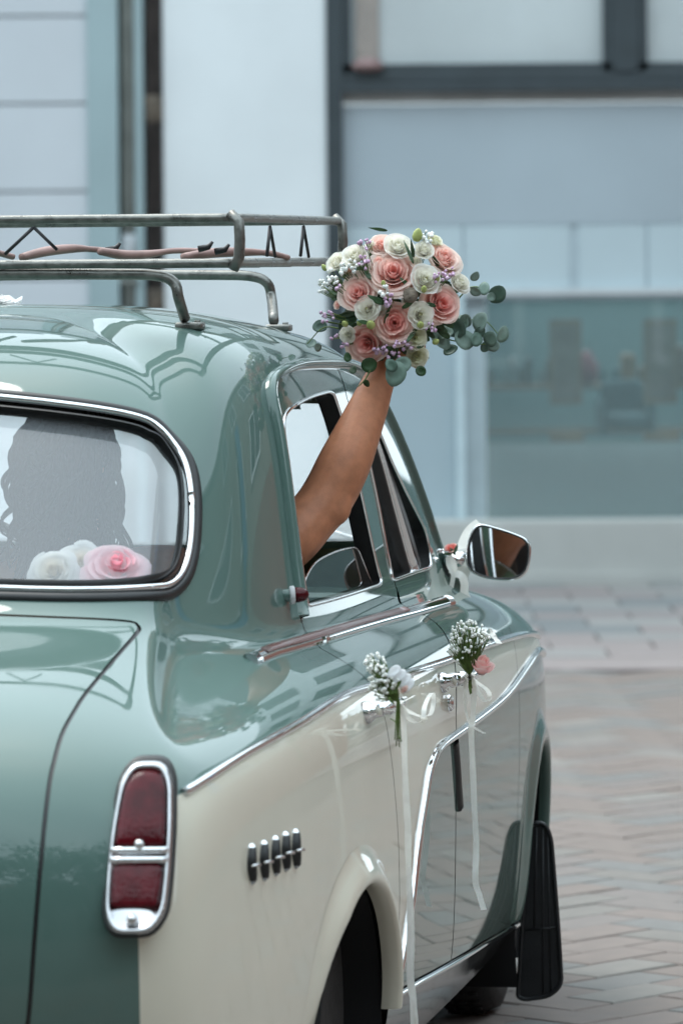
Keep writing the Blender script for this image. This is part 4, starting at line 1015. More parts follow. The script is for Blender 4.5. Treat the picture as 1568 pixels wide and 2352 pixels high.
# ---- parking lamp on the rear pillar
lp = uv_px([(655, 1368)])[0]; Pl, Nl, _, _ = nrm(*lp)
axl = np.array([.25, 1, .05]); axl /= np.linalg.norm(axl)
pk = MB().lathe([(.013, -.03), (.012, .0), (.0125, .008), (.012, .010)], W(Pl), WD(axl), 20).build('parking_lamp', M['green'], car)
MB().lathe([(.015, .008), (.0172, .010), (.0172, .016), (.015, .018)], W(Pl), WD(axl), 20).build('lamp_ring', M['paper'], pk)
MB().lathe([(.014, .016), (.0145, .024), (.012, .035), (.007, .042), (.001, .044)], W(Pl), WD(axl), 18).build('lamp_lens', M['redlens'], pk)

# ---- door handles
def handle(px0, px1, parent):
    a, b = uv_px([px0, px1]); Pa, Na, _, _ = nrm(*a); Pb, Nb, _, _ = nrm(*b)
    N = (Na + Nb) / 2; d = (Pb - Pa) / np.linalg.norm(Pb - Pa); Lh = np.linalg.norm(Pb - Pa)
    h = MB().lathe([(.021, -.01), (.021, .004), (.018, .012), (.014, .016), (.014, .034), (.004, .036)], W(Pa + d * .022), WD(N), 22).build('door_handle', M['chrome'], parent)
    g = MB().tube(W(np.array([Pa + d * .005 + N * .034, Pa + d * .05 + N * .040, Pa + d * (Lh * .55) + N * .040, Pa + d * Lh + N * .028])), [.011, .0125, .0125, .009], 14); g.build('handle_grip', M['chrome'], parent)
    MB().lathe([(.0142, -.004), (.0142, .004), (.0142, .008)], W(Pa + d * .045 + N * .039), WD(d), 18).build('handle_collar', M['chrome'], parent)
handle((832, 1640), (895, 1618), doors['r', 1])
handle((1008, 1570), (1072, 1546), doors['f', 1])
lk = uv_px([(1027, 1615)])[0]; Pk, Nk, _, _ = nrm(*lk)
MB().lathe([(.017, -.004), (.017, .006), (.012, .012), (.003, .013)], W(Pk), WD(Nk), 18).build('door_lock', M['chrome'], doors['f', 1])
# black finger recess at the door shut line
hp = uv_px([(1043, 1704), (1046, 1740), (1050, 1800), (1054, 1853)])
on_skin('hinge_cover', dense(hp, .01, False), [(-.020, -.002), (-.016, .006), (0, .009), (.016, .006), (.020, -.002)], M['rubber'], doors['f', 1])
# ------------------------------------------------------------------ door mirror
mo = smooth_path([oncar(x, y, 0, 2.06) for x, y in [(1099, 1204), (1141, 1212), (1191, 1229), (1211, 1242), (1218, 1264), (1213, 1304), (1199, 1324), (1171, 1333), (1121, 1330), (1085, 1316), (1071, 1296), (1071, 1260), (1079, 1226)]], 5, True)
mc = mo.mean(0); mn = (_eye - mc) / np.linalg.norm(_eye - mc); tw_ = np.array([1.05, .645, 1.15]) - mc; mn = mn + tw_ / np.linalg.norm(tw_); mn /= np.linalg.norm(mn)
mo = np.array([p - mn * (p - mc).dot(mn) for p in mo]); k = len(mo)
def rings(name, steps, m, parent, cap=False):
    V = np.concatenate([mc + (mo - mc) * s_ + mn * d for s_, d in steps])
    F = [(i * k + j, i * k + (j + 1) % k, (i + 1) * k + (j + 1) % k, (i + 1) * k + j) for i in range(len(steps) - 1) for j in range(k)]
    if cap: F.append(tuple((len(steps) - 1) * k + j for j in range(k)))
    return obj(name, W(V), F, m, parent)
mir = rings('door_mirror', [(.90, -.002), (.925, .003), (.965, .006), (1, .003), (1.0, -.012), (.93, -.035), (.72, -.06), (.4, -.078), (.1, -.085)], M['chrome'], car, True)
obj('mirror_glass', W(mc + (mo - mc) * .93 + mn * -.001), [tuple(range(k))], M['mirror'], mir, smooth=False)
rings('mirror_gasket', [(.955, .004), (.94, .0062), (.90, .001)], M['rubber'], mir)
ab = oncar(1021, 1290, 0, 2.06); ae = mc + np.array([.05, -.055, .0])
MB().tube(W(np.array([ab, ab + (0, .02, .004), (ab + ae) / 2 + (0, 0, .006), ae])), [.012, .013, .012, .013], 12).build('mirror_arm', M['chrome'], mir)
MB().lathe([(.004, -.02), (.013, -.014), (.017, 0), (.013, .014), (.004, .02)], W(oncar(1045, 1287, 0, 2.05)), WD(np.array([0, 1, 0])), 16).build('ball_joint', M['chrome'], mir)
bk = MB(); p0, p1 = oncar(1003, 1268, 0, 2.07), oncar(1024, 1336, 0, 2.09)
bk.tube(W(np.array([p0 + (0, -.003, 0), (p0 + p1) / 2 + (0, .004, 0), p1])), [.014, .017, .010], 8); bk.build('mirror_bracket', M['frame'], mir)
MB().lathe([(.013, -.006), (.014, .004), (.008, .010)], W(oncar(1006, 1266, 0, 2.05)), (0, 0, 1), 14).build('bracket_clamp', M['chrome'], mir)
# wiper pivot and washer jet on the scuttle
wp = S.ev(*uv_at((2.22, .56, .985)))
MB().lathe([(.022, -.01), (.021, .010), (.013, .016), (.010, .034), (.004, .040)], W(wp), (0, 0, 1), 18).build('wiper_pivot', M['chrome'], car)
MB().tube(W(np.array([wp + (0, 0, .034), wp + (.02, -.06, .06), wp + (-.03, -.3, .14)])), [.006, .005, .004], 8).build('wiper_arm', M['dullchrome'], car)

# ------------------------------------------------------------------ inside of the car
def cbox(name, lo, hi, m, bev, parent=car):
    """rounded box in car coordinates"""
    b = MB().box(lo, hi, bev); b.V = [W(v) for v in b.V]; b.F = [f[::-1] for f in b.F]; return b.build(name, m, parent)
shelf = cbox('parcel_shelf', (-.24, -.47, 1.04), (.08, .47, 1.062), M['shelf'], .006)
cbox('rear_seat', (.25, -.60, .30), (.80, .60, .56), M['seat'], .05); cbox('rear_seat_back', (.08, -.60, .5), (.26, .60, 1.05), M['seat'], .05)
for y in (-.31, .31): cbox('front_seat_back', (1.22, y - .26, .45), (1.34, y + .26, .96), M['seat'], .05)
cbox('front_seat', (1.3, -.58, .3), (1.8, .58, .5), M['seat'], .05)
cbox('dashboard', (1.95, -.62, .72), (2.2, .62, .985), M['green'], .03)
sw = MB(); c0 = np.array([1.72, -.33, .98]); ring_ = []
for q in np.linspace(0, 2 * np.pi, 33)[:-1]: ring_.append(c0 + np.array([.10 * math.sin(q) * 1, .20 * math.cos(q), .17 * math.sin(q)]))
sw.tube(W(np.array(ring_)), .011, 10, closed=True); sw.tube(W(np.array([ring_[0], c0, ring_[16]])), .008, 8); sw.tube(W(np.array([c0, c0 + (.25, 0, -.15)])), .02, 8)
sw.build('steering_wheel', M['liner'], car)
for sd in (1, -1): cbox('door_card', (.36, sd * .66 - .015, .3), (2.0, sd * .66 + .015, 1.0), M['seat'], .006)
cbox('rear_view_mirror', (1.78, -.09, 1.44), (1.80, .09, 1.49), M['liner'], .008)
for sd in (1, -1): cbox('sun_visor', (1.55, sd * .27 - .19, 1.475), (1.66, sd * .27 + .19, 1.49), M['head'], .006)

# ------------------------------------------------------------------ roof rack
rack = thing('roof_rack', 'weathered tubular steel roof rack clamped on the green car roof', 'roof rack', tuple(W(np.array([.9, 0, 1.7]))))
RY = .52; xr, xf = oncar(540, 500, 1, RY)[0], oncar(781, 508, 1, RY)[0]
zt, zb = oncar(540, 500, 1, RY)[2], oncar(540, 604, 1, RY)[2]
def rackloop(z, r=.0085):
    c = rcorner([(xr, -RY), (xf, -RY), (xf, RY), (xr, RY)], .035, 6)
    return MB().tube(W(np.c_[c, np.full(len(c), z)]), r, 12, closed=True)
rackloop(zt, .0085).build('top_rail', M['rack'], rack); rackloop(zb).build('bottom_rail', M['rack'], rack)
for x, y in ((xr - .002, RY), (xf - .01, RY - .002), (xr, -RY), (xf, -RY)):
    MB().tube(W(np.array([(x, y - .004 * np.sign(y), zb - .012), (x - .004, y + .008 * np.sign(y), zb + .01), (x - .004, y + .010 * np.sign(y), (zt + zb) / 2), (x - .002, y + .008 * np.sign(y), zt - .008), (x + .004, y - .01 * np.sign(y), zt + .008)])), .0105, 10).build('corner_post', M['rack'], rack)
for x in np.linspace(xr + .25, xf - .25, 3):
    MB().tube(W(np.array([(x, -RY, zb - .004), (x, RY, zb - .004)])), .006, 8).build('floor_bar', M['rack'], rack)
def foot(x, ptop, pbot, name):
    ct = oncar(*ptop, 0, x); y0 = ct[1]; base = S.ev(*uv_px([pbot])[0]); zc = ct[2]
    half_ = smooth_path([(x, 0, zc + .006), (x, y0 - .12, zc + .003), (x, y0 - .03, zc), (x, y0 + .006, zc - .014), (x - .002, y0 + .016, zc - .045), (base[0], base[1] - .006, base[2] + .015)], 5)
    path = np.concatenate([(half_ * (1, -1, 1))[::-1][:-1], half_])
    MB().tube(W(path), .0105, 10).build('cross_bar', M['rack'], rack)
    for sd in (1, -1):
        b = base * (1, sd, 1); q = MB().box((-.02, -.022, -.006), (.02, .03, .008), .004); q.V = [W(v * (1, sd, 1) + b) for v in q.V]
        q.tube(W(np.array([b + (0, .018 * sd, .004), b + (0, .018 * sd, .012)])), .006, 6); q.build('roof_clamp', M['rack'], rack)
foot(oncar(400, 640, 1, .40)[0], (392, 632), (432, 750), 'a')
y2 = oncar(612, 640, 1, .41); foot(y2[0], (606, 634), (640, 736), 'b')
# thin zigzag stays
zz = MB()
def stay(p0, p1, x=None, y=None):
    a = oncar(*p0, 0 if x is not None else 1, x if x is not None else y); b = oncar(*p1, 0 if x is not None else 1, x if x is not None else y)
    MB().tube(W(np.array([a, b])), .0034, 6).build('zigzag_stay', M['iron'], rack)
stay((12, 584), (78, 522), x=xr); stay((78, 522), (132, 574), x=xr)
for a in (620, 697):
    stay((a, 520), (a + 12, 590), y=RY); stay((a, 520), (a - 7, 588), y=RY)
# pinkish brown tubes woven over the floor of the rack
def weave(pts, x0):
    P = smooth_path([oncar(a, b, 0, x0 + i * .05) for i, (a, b) in enumerate(pts)], 6)
    n = len(P); return MB().tube(W(P), [.0125 * (.6 + .4 * math.sin(math.pi * min(1, (i + 2) / n * 1.4))) for i in range(n)], 10, flat=.8).build('brown_tube', M['rackbrown'], rack)
weave([(-60, 566), (-20, 576), (30, 590)], xr + .08)
weave([(50, 591), (110, 577), (170, 571), (215, 573), (262, 578)], xr + .12)
weave([(230, 577), (290, 586), (340, 584), (400, 576), (470, 577)], xr + .25)
weave([(420, 590), (490, 581), (560, 579), (620, 582), (660, 592)], xr + .30)
for a, b in ((258, 575), (470, 572), (508, 578)):
    c = oncar(a, b, 0, xr + .3); t_ = MB().tube(W(np.array([c + (0, -.012, 0), c + (0, .008, .004), c + (0, .016, .014)])), [.007, .006, .003], 8); t_.build('cable_tie', M['rubber'], rack)

# ------------------------------------------------------------------ the bride in the back seat, her arm out of the window
def blob(parts, voxel, m, name, parent, it=6, fac=.5):
    """limbs and rounded masses fused into one continuous skin"""
    b = MB()
    for pts_, rs in parts:
        n = max(2, int(6)); P = smooth_path(np.array([list(p) + [r] for p, r in zip(pts_, rs)]), n) if len(pts_) > 1 else np.array([list(pts_[0]) + [rs[0]]])
        b.tube(W(P[:, :3]), P[:, 3], 14)
        for q in (P[0], P[-1]):
            bm = bmesh.new(); bmesh.ops.create_icosphere(bm, subdivisions=3, radius=q[3] * .999, matrix=Matrix.Translation(Vector(W(q[:3]).tolist()))); bm.verts.index_update()
            b.add([v.co[:] for v in bm.verts], [[v.index for v in f.verts] for f in bm.faces]); bm.free()
    o = b.build(name, m, parent)
    md = o.modifiers.new('r', 'REMESH'); md.mode = 'VOXEL'; md.voxel_size = voxel; md.use_smooth_shade = True
    sm = o.modifiers.new('s', 'SMOOTH'); sm.iterations = it; sm.factor = fac
    me = bpy.data.meshes.new_from_object(o.evaluated_get(bpy.context.evaluated_depsgraph_get()))
    o.modifiers.clear(); o.data = me; return o
el = oncar(752, 1142, 0, .78); wr = oncar(878, 862, 0, .93)
def arm(px, py, x): return oncar(px, py, 0, x)
sh = np.array([.64, .42, 1.085])
hd = np.array([.52, .18, 1.335])
armp = [sh, arm(640, 1262, .70), arm(712, 1192, .755), arm(752, 1140, .785), arm(790, 1065, .81), arm(822, 992, .85), arm(850, 925, .89), arm(868, 880, .915), arm(882, 848, .93), arm(897, 815, .94)]
armr = [.066, .056, .0525, .0530, .0525, .0455, .0385, .0325, .0300, .0330]
parts = [(armp, armr),
    ([arm(780, 1150, .77), arm(776, 1176, .762), arm(760, 1192, .757)], [.026, .024, .020]),
    ([(.40, .22, .58), (.42, .22, .75), (.47, .22, .95), (.52, .22, 1.06)], [.15, .125, .135, .09]),
    ([(.52, .22, 1.06), (.58, .33, 1.10), sh], [.075, .07, .066]),
    ([(.52, .22, 1.06), (.50, .12, 1.09), (.48, .04, 1.07)], [.075, .065, .06]),
    ([(.48, .04, 1.07), (.55, -.02, .86), (.75, .06, .72), (.82, .10, .70)], [.058, .045, .036, .028]),
    ([(.52, .22, 1.08), hd + (-.01, .01, -.09)], [.052, .050]),
    ([hd + (.01, 0, -.06), hd + (.015, 0, .0), hd + (0, 0, .055)], [.062, .082, .078]),
    ([hd + (.07, 0, -.085), hd + (.05, 0, -.05)], [.032, .05]),
    ([hd + (.088, 0, .0), hd + (.108, 0, -.022)], [.010, .013]),
    ([hd + (0, .076, -.02), hd + (0, .082, .01)], [.012, .014]), ([hd + (0, -.076, -.02), hd + (0, -.082, .01)], [.012, .014]),
    ([(.42, .32, .57), (.80, .34, .62), (.92, .33, .58)], [.11, .085, .062]), ([(.92, .33, .58), (.98, .33, .28)], [.06, .045]),
    ([(.42, .10, .57), (.80, .08, .62), (.92, .09, .58)], [.11, .085, .062]), ([(.92, .09, .58), (.98, .09, .28)], [.06, .045])]
# hand: palm and five fingers closing round the stems
hb = arm(897, 815, .94); hu = (arm(897, 815, .94) - arm(868, 880, .915)); hu /= np.linalg.norm(hu)
side_ = np.array([-.25, .93, .1]); side_ -= hu * side_.dot(hu); side_ /= np.linalg.norm(side_); fwd_ = np.cross(hu, side_)
if fwd_[0] > 0: fwd_ = -fwd_
parts.append(([hb - hu * .01 - side_ * .012, hb + hu * .035 - side_ * .012], [.027, .030]))
parts.append(([hb - hu * .005 + side_ * .014, hb + hu * .035 + side_ * .014], [.025, .028]))
for i, (o_, ln) in enumerate(((-.033, .9), (-.011, 1.0), (.011, .95), (.032, .78))):
    kx = hb + hu * (.048 - abs(i - 1.3) * .006) + side_ * o_
    a = kx + fwd_ * -.004; b_ = a + (hu * .018 - fwd_ * .034) * ln; c_ = b_ + (-hu * .020 - fwd_ * .014) * ln + side_ * .003; d_ = c_ + (-hu * .018 + fwd_ * .012) * ln
    parts.append(([a, b_, c_, d_], [.0105, .0095, .0085, .0075]))
tb = hb + hu * .005 + side_ * .030
parts.append(([tb - fwd_ * .006, tb + side_ * .018 - fwd_ * .02 + hu * .010, tb + side_ * .010 - fwd_ * .042 + hu * .022, tb - side_ * .004 - fwd_ * .052 + hu * .030], [.014, .0125, .0105, .0085]))
bride = thing('person', 'woman with long wavy brown hair in the car, bare arm raised out of the window', 'person', tuple(W(np.array([.42, .22, .5]))))
blob(parts, .0048, M['skin'], 'body', bride, 8)
blob([([(.40, .22, .56), (.42, .22, .75), (.47, .22, .93), (.50, .22, .985)], [.158, .134, .146, .128]), ([(.42, .32, .57), (.80, .34, .62), (.92, .33, .56), (.97, .33, .36)], [.125, .105, .085, .1]), ([(.42, .10, .57), (.80, .08, .62), (.92, .09, .56), (.97, .09, .36)], [.125, .105, .085, .1])], .012, M['dress'], 'dress', bride, 4)
fe = MB()
for sy in (-1, 1):
    c = hd + (.082, sy * .031, .002)
    bm = bmesh.new(); bmesh.ops.create_icosphere(bm, subdivisions=2, radius=.011, matrix=Matrix.Translation(Vector(W(c).tolist()))); bm.verts.index_update(); fe.add([v.co[:] for v in bm.verts], [[v.index for v in f.verts] for f in bm.faces]); bm.free()
fe.build('eyes', M['dress'], bride)
MB().tube(W(np.array([hd + (.094, -.022, -.062), hd + (.101, 0, -.058), hd + (.094, .022, -.062)])), [.003, .007, .003], 8).build('lips', M['redlens'], bride)
hr = MB(); r3 = random.Random(5)
for i in range(330):
    th = r3.uniform(-2.4, 2.4); ph = r3.uniform(.05, 1.25)  # th 0 = back of the head
    rt = hd + np.array([-math.cos(th) * math.sin(ph) * .098 - .004, math.sin(th) * math.sin(ph) * .074, math.cos(ph) * .100 + .022])
    ln = r3.uniform(.14, .46); sp = r3.uniform(.3, 1.3); w_ = r3.uniform(0, 6); P = [hd + (0, 0, .115), rt]
    for q in np.linspace(.12, 1, 9):
        out_ = .03 + .035 * math.sin(q * 3)
        P.append(rt + np.array([-math.cos(th) * out_ * sp * .9 - .02 * q + .016 * math.cos(w_ + q * 9), math.sin(th) * out_ * sp * .42 + .020 * math.sin(w_ + q * 10) * (q + .3) + .03 * (r3.random() - .5) * q, -ln * q]))
    P = smooth_path(np.array(P), 3); n = len(P)
    hr.tube(W(P), [.0062 * (1 - .8 * (j / n) ** 2) for j in range(n)], 5)
for pts_ in ([(72, 985), (58, 1020), (66, 1060), (58, 1100), (42, 1130), (46, 1165)], [(80, 1000), (66, 1040), (72, 1080), (62, 1120), (70, 1160), (66, 1200)], [(110, 975), (75, 1010), (70, 1050), (84, 1100), (78, 1150), (88, 1210)]):
    P = smooth_path([oncar(a, b, 0, .42) for a, b in [(165, 965)] + pts_], 5); n = len(P)
    for d in (0, .008, -.007): hr.tube(W(P + (d, d * .8, 0)), [.008 * (1 - .7 * j / n) for j in range(n)], 6)
hr.build('hair', M['hair'], bride)
# dark belt strap and handle seen between the far pillars
# ------------------------------------------------------------------ flowers
def rose_mesh(R, seed, inner, outer, layers=7, openness=1.0, eye=None, edge_=(.98, .88, .78)):
    """cupped petals wound round a bud, each with its own tilt, ruffle and reach; pigment runs from inner to outer colour"""
    r_ = random.Random(seed); b = MB(); g = 0
    for L_ in range(layers):
        f = (L_ + .6) / layers; n = 3 + (L_ > 1) + (L_ > 4)
        for i in range(n):
            g += 2.4 + r_.uniform(-.3, .3); w = (1.45 if L_ < 2 else 1.05) * r_.uniform(.82, 1.15); V = []; C_ = []
            ht = R * (.95 - .44 * f ** 1.8) * r_.uniform(.90, 1.08); rad = R * (.09 + .84 * f ** 1.1) * r_.uniform(.93, 1.06)
            tilt = r_.uniform(-.10, .12); ruf = r_.uniform(.4, 1.3); p0 = r_.uniform(0, 6); curl = openness * f * r_.uniform(.6, 1.4); notch = r_.uniform(0, .10)
            for t in np.linspace(0, 1, 8):
                for s in np.linspace(-1, 1, 9):
                    th = g + s * w * math.sin(min(1, .25 + t * 1.1) * 1.5708) * (1 - .15 * t ** 3)
                    e = t * (1 - .16 * s * s - notch * math.exp(-(s * 4) ** 2))
                    body_ = .30 + .70 * math.sin(min(1, e * 1.15) * 1.5708) ** .8
                    lip_ = max(0, e - .62) / .38
                    rr = rad * body_ + R * (.20 * curl + .015) * lip_ ** 1.5 + R * .05 * ruf * f * math.sin(s * 3.5 + p0) * t * t + tilt * R * e * .6 * f
                    z = ht * (e ** .85) - R * .20 * curl * lip_ ** 2.2 + R * .035 * ruf * math.sin(4 * s + p0 * 2) * t * t - R * .05 * f * s * s * t
                    V.append((rr * math.cos(th), rr * math.sin(th), z))
                    k = np.clip(.08 + .92 * f ** 1.1 * (.30 + .70 * t), 0, 1); rk = lip_ * .45 * min(1, f * 2.2)
                    C_.append((np.array(inner) * (1 - k) + np.array(outer) * k) * (1 - rk) + np.array(edge_) * rk)
            b.add(V, [(a * 9 + q, a * 9 + q + 1, (a + 1) * 9 + q + 1, (a + 1) * 9 + q) for a in range(7) for q in range(8)], np.array(C_))
    if eye is not None:
        b.lathe([(R * .09, -.1 * R), (R * .10, R * .50), (R * .07, R * .60), (R * .02, R * .63)], (0, 0, 0), (0, 0, 1), 8, c=np.array(eye))
    b.lathe([(R * .02, -R * .12), (R * .3, -R * .05), (R * .45, R * .10)], (0, 0, 0), (0, 0, 1), 10, c=np.array(outer) * .8)   # calyx
    return b
PINKS = [((.97, .46, .42), (.99, .77, .69)), ((.97, .54, .49), (.99, .83, .75)), ((.96, .44, .40), (.99, .75, .66)), ((.98, .62, .56), (.99, .87, .79))]
def place(mb, name, pos, axis, m, parent, spin=0, usecol=True, kind=None, scale=1.0):
    x, y, a = frame_of(axis); V = np.concatenate(mb.V) * scale; c, s = math.cos(spin), math.sin(spin)
    Vx = V[:, 0] * c - V[:, 1] * s; Vy = V[:, 0] * s + V[:, 1] * c
    Wd = np.asarray(pos) + Vx[:, None] * x + Vy[:, None] * y + V[:, 2:3] * a
    return obj(name, Wd, mb.F, m, parent, cols=np.concatenate(mb.C) if usecol else None, kind=kind)
PXM = 1 / FOC
BD = 10.02
bq = thing('bouquet', 'round bridal bouquet of pink roses, white blooms and eucalyptus held up in the raised hand', 'bouquet', tuple(at(905, 800, BD)))
def dome_at(px, py, lift=0):
    d = math.hypot((px - 905) / 172, (py - 690) / 172); h = math.sqrt(max(0, 1 - min(1, d) ** 2))
    p = at(px, py, BD - .105 * h - lift - .02)
    ax = np.array([(px - 905) / 172 * .8, -.35 - .9 * h, -(py - 690) / 172 * .8 + .32]); return p, ax
for i, (x, y, r, pc) in enumerate([(903, 617, 52, 1), (817, 668, 42, 1), (1022, 695, 44, 0), (906, 740, 43, 2), (836, 791, 42, 0), (1026, 583, 40, 3), (878, 555, 32, 3)]):
    R = r * 1.14 * PXM * BD; p, ax = dome_at(x, y); ax = ax / np.linalg.norm(ax)
    place(rose_mesh(R, 11 + i, *PINKS[pc]), 'rose', p - ax * R * .75 + np.array([0, .012 if i == 6 else 0, 0]), ax + np.array([0, -.15, 0]), M['petal'], bq, spin=i * 1.3)
W1, W2 = (.93, .91, .80), (.99, .97, .92)
for i, (x, y, r, g) in enumerate([(914, 560, 31, 0), (979, 638, 31, 0), (840, 708, 28, 0), (967, 721, 29, 0), (956, 776, 26, 1), (958, 822, 25, 1), (1060, 646, 25, 0), (770, 598, 25, 0), (813, 582, 28, 0), (975, 570, 23, 0), (795, 770, 20, 0), (1000, 548, 18, 1)]):
    R = r * 1.16 * PXM * BD; p, ax = dome_at(x, y, .004); ax = ax / np.linalg.norm(ax)
    place(rose_mesh(R, 71 + i, (.82, .82, .58) if g else W1, (.93, .92, .80) if g else W2, layers=6, openness=.55, eye=(.80, .80, .55), edge_=(.99, .98, .94)), 'white_bloom', p - ax * R * .6, ax + np.array([0, -.2, 0]), M['petal'], bq, spin=i)
bud_mb = MB().lathe([(.1, -1), (.55, -.8), (.8, -.2), (.72, .4), (.4, 1.0), (.06, 1.25)], (0, 0, 0), (0, 0, 1), 10)
for x, y, r in [(958, 541, 15), (851, 746, 13), (745, 615, 8), (825, 742, 8), (792, 744, 9), (973, 664, 9), (965, 746, 10), (1003, 640, 8), (880, 650, 7), (1000, 785, 9)]:
    p, ax = dome_at(x, y, .012); place(bud_mb, 'flower_bud', p, ax + np.array([.2 * math.sin(x), 0, .5]), M['bud'], bq, usecol=False, scale=r * PXM * BD)
p, ax = dome_at(941, 678, -.004); place(MB().lathe([(.2, -.6), (.9, -.2), (1.0, .1), (.8, .45), (.3, .62), (.03, .66)], (0, 0, 0), (0, 0, 1), 14), 'seed_head', p, ax, M['brownbud'], bq, usecol=False, scale=19 * PXM * BD)
r4 = random.Random(3)
def cluster(name, cx, cy, rad, n, m, parent, D=None, br=5.5, depth=.03, stem_to=None, liftv=.014):
    b = MB(); sb = MB()
    for _ in range(n):
        a, q = r4.uniform(0, 6.28), math.sqrt(r4.random()) * rad * (1.0 if D is None else 1.22); x, y = cx + q * math.cos(a), cy + q * math.sin(a)
        p = dome_at(x, y, liftv)[0] + np.array([0, r4.uniform(-.008, .012), 0]) if D is None else at(x, y, D + r4.uniform(-depth, depth))
        s = br * (1.0 if D is None else 1.22) * r4.uniform(.65, 1.15) * PXM * 10; V = ICV * s * np.array([r4.uniform(.8, 1.1), r4.uniform(.8, 1.1), r4.uniform(.8, 1.1)]) * (1 + .18 * np.sin(ICV[:, :1] * 7 + _)) + p
        b.add(V, ICF)
        if stem_to is not None: sb.tube([p, (p + stem_to) / 2 + np.array([r4.uniform(-.004, .004), 0, .002]), stem_to], .0008, 4, cap=False)
    o = b.build(name, m, parent, kind='stuff')
    if stem_to is not None: sb.build('thin_stems', M['stem'], o, kind='stuff')
    return o
hubp = at(905, 770, BD)
for x, y, r, n in [(772, 634, 20, 14), (742, 660, 17, 13), (800, 612, 20, 14), (985, 545, 16, 10), (880, 668, 12, 6), (758, 640, 12, 6)]: cluster('gypsophila_sprig', x, y, r, n, M['gyp'], bq, stem_to=hubp)
for x, y, r, n in [(838, 562, 15, 9), (832, 602, 18, 14), (748, 728, 18, 12), (765, 770, 9, 5), (895, 690, 18, 11), (905, 805, 22, 18), (872, 806, 14, 9), (1030, 625, 15, 9), (1008, 636, 14, 8), (938, 790, 14, 9), (990, 752, 12, 8), (790, 790, 9, 5), (775, 658, 8, 5)]: cluster('lilac_sprig', x, y, r, n, M['lilac'], bq, stem_to=hubp, br=5)
def leaf(x, y, r, k=0, m='leaf', D=None, ang=None, parent=None, tilt=None):
    rr = r4; p = at(x, y, (BD + .0 if D is None else D) + rr.uniform(-.015, .015))
    ax = np.array([rr.uniform(-.9, .9), -1, rr.uniform(-.6, .9)]) if tilt is None else np.array(tilt)
    return place(LEAF[k], 'eucalyptus_leaf' if k < 2 else 'green_leaf', p, ax, M[rr.choice(['leaf', 'leaf', 'leaf2', 'leaf3']) if m == 'leaf' else m], parent or bq, spin=rr.uniform(0, 6) if ang is None else ang, usecol=False, scale=r * (1.15 if k < 2 else 1) * PXM * BD)
def twig(pts, D=BD):
    P = smooth_path([at(x, y, D + dz) for x, y, dz in pts], 5); n = len(P); MB().tube(P, [.0017 * (1 - .5 * i / n) for i in range(n)], 6).build('twig', M['stem'], bq)
twig([(985, 760, 0), (1060, 740, .0), (1110, 735, .0), (1150, 775, 0)]); twig([(1040, 700, .02), (1080, 660, 0), (1120, 668, 0), (1150, 685, .0)]); twig([(985, 760, 0), (1030, 780, -.02), (1090, 790, -.02), (1130, 790, 0)]); twig([(800, 760, 0), (745, 752, 0), (705, 790, 0)])
for x, y, r in [(1008, 783, 23), (1043, 752, 24), (1064, 783, 22), (1062, 742, 18), (1034, 806, 15), (1092, 781, 15), (1106, 741, 20), (1128, 778, 17), (1151, 768, 17), (1100, 762, 13), (1071, 735, 14), (1134, 795, 13), (1112, 797, 11), (1022, 768, 17)]: leaf(x, y, r, r4.choice([0, 1]), D=BD - .02)
for x, y, r in [(1142, 674, 21), (1112, 664, 14), (1089, 634, 11), (1091, 668, 12), (1126, 682, 11)]: leaf(x, y, r, 0)
for x, y, r in [(735, 752, 15), (715, 790, 11), (728, 798, 9), (790, 748, 17), (806, 745, 12), (800, 715, 14)]: leaf(x, y, r, 1)
for x, y, r in [(908, 858, 25), (923, 838, 19), (898, 840, 14)]: leaf(x, y, r, 0, D=BD - .13, tilt=(.1, -1, .1))
for x, y, r in [(847, 838, 16), (966, 852, 11), (812, 850, 9), (843, 880, 8), (800, 820, 10)]: leaf(x, y, r, 1, 'leafdark' if r < 20 else 'leaf', D=BD - .09)
twig([(850, 850, -.09), (838, 872, -.09), (822, 888, -.09)])
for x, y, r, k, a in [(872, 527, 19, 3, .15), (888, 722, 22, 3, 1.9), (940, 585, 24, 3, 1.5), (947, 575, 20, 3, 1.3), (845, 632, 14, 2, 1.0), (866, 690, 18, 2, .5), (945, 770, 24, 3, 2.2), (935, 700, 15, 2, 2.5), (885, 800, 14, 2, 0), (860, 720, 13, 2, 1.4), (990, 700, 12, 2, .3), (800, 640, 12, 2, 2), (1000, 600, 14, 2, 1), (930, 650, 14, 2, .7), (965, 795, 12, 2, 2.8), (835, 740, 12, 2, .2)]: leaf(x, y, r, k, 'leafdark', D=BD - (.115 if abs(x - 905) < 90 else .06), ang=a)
for i, (x, y, r) in enumerate([(868, 598, 15), (955, 600, 16), (860, 640, 13), (930, 645, 14), (1000, 660, 15), (875, 715, 14), (800, 620, 14), (935, 690, 15), (990, 745, 13), (868, 760, 14), (1045, 610, 14), (850, 560, 14), (775, 700, 12), (940, 800, 13), (880, 655, 12)]):
    R = r * PXM * BD; p, ax = dome_at(x, y, -.012); ax = ax / np.linalg.norm(ax); wq = i % 3
    place(rose_mesh(R, 171 + i, (.86, .86, .72) if wq else PINKS[3][0], (.95, .95, .92) if wq else PINKS[3][1], layers=4, openness=.6), 'small_bloom', p - ax * R * .5, ax, M['petal'], bq, spin=i)
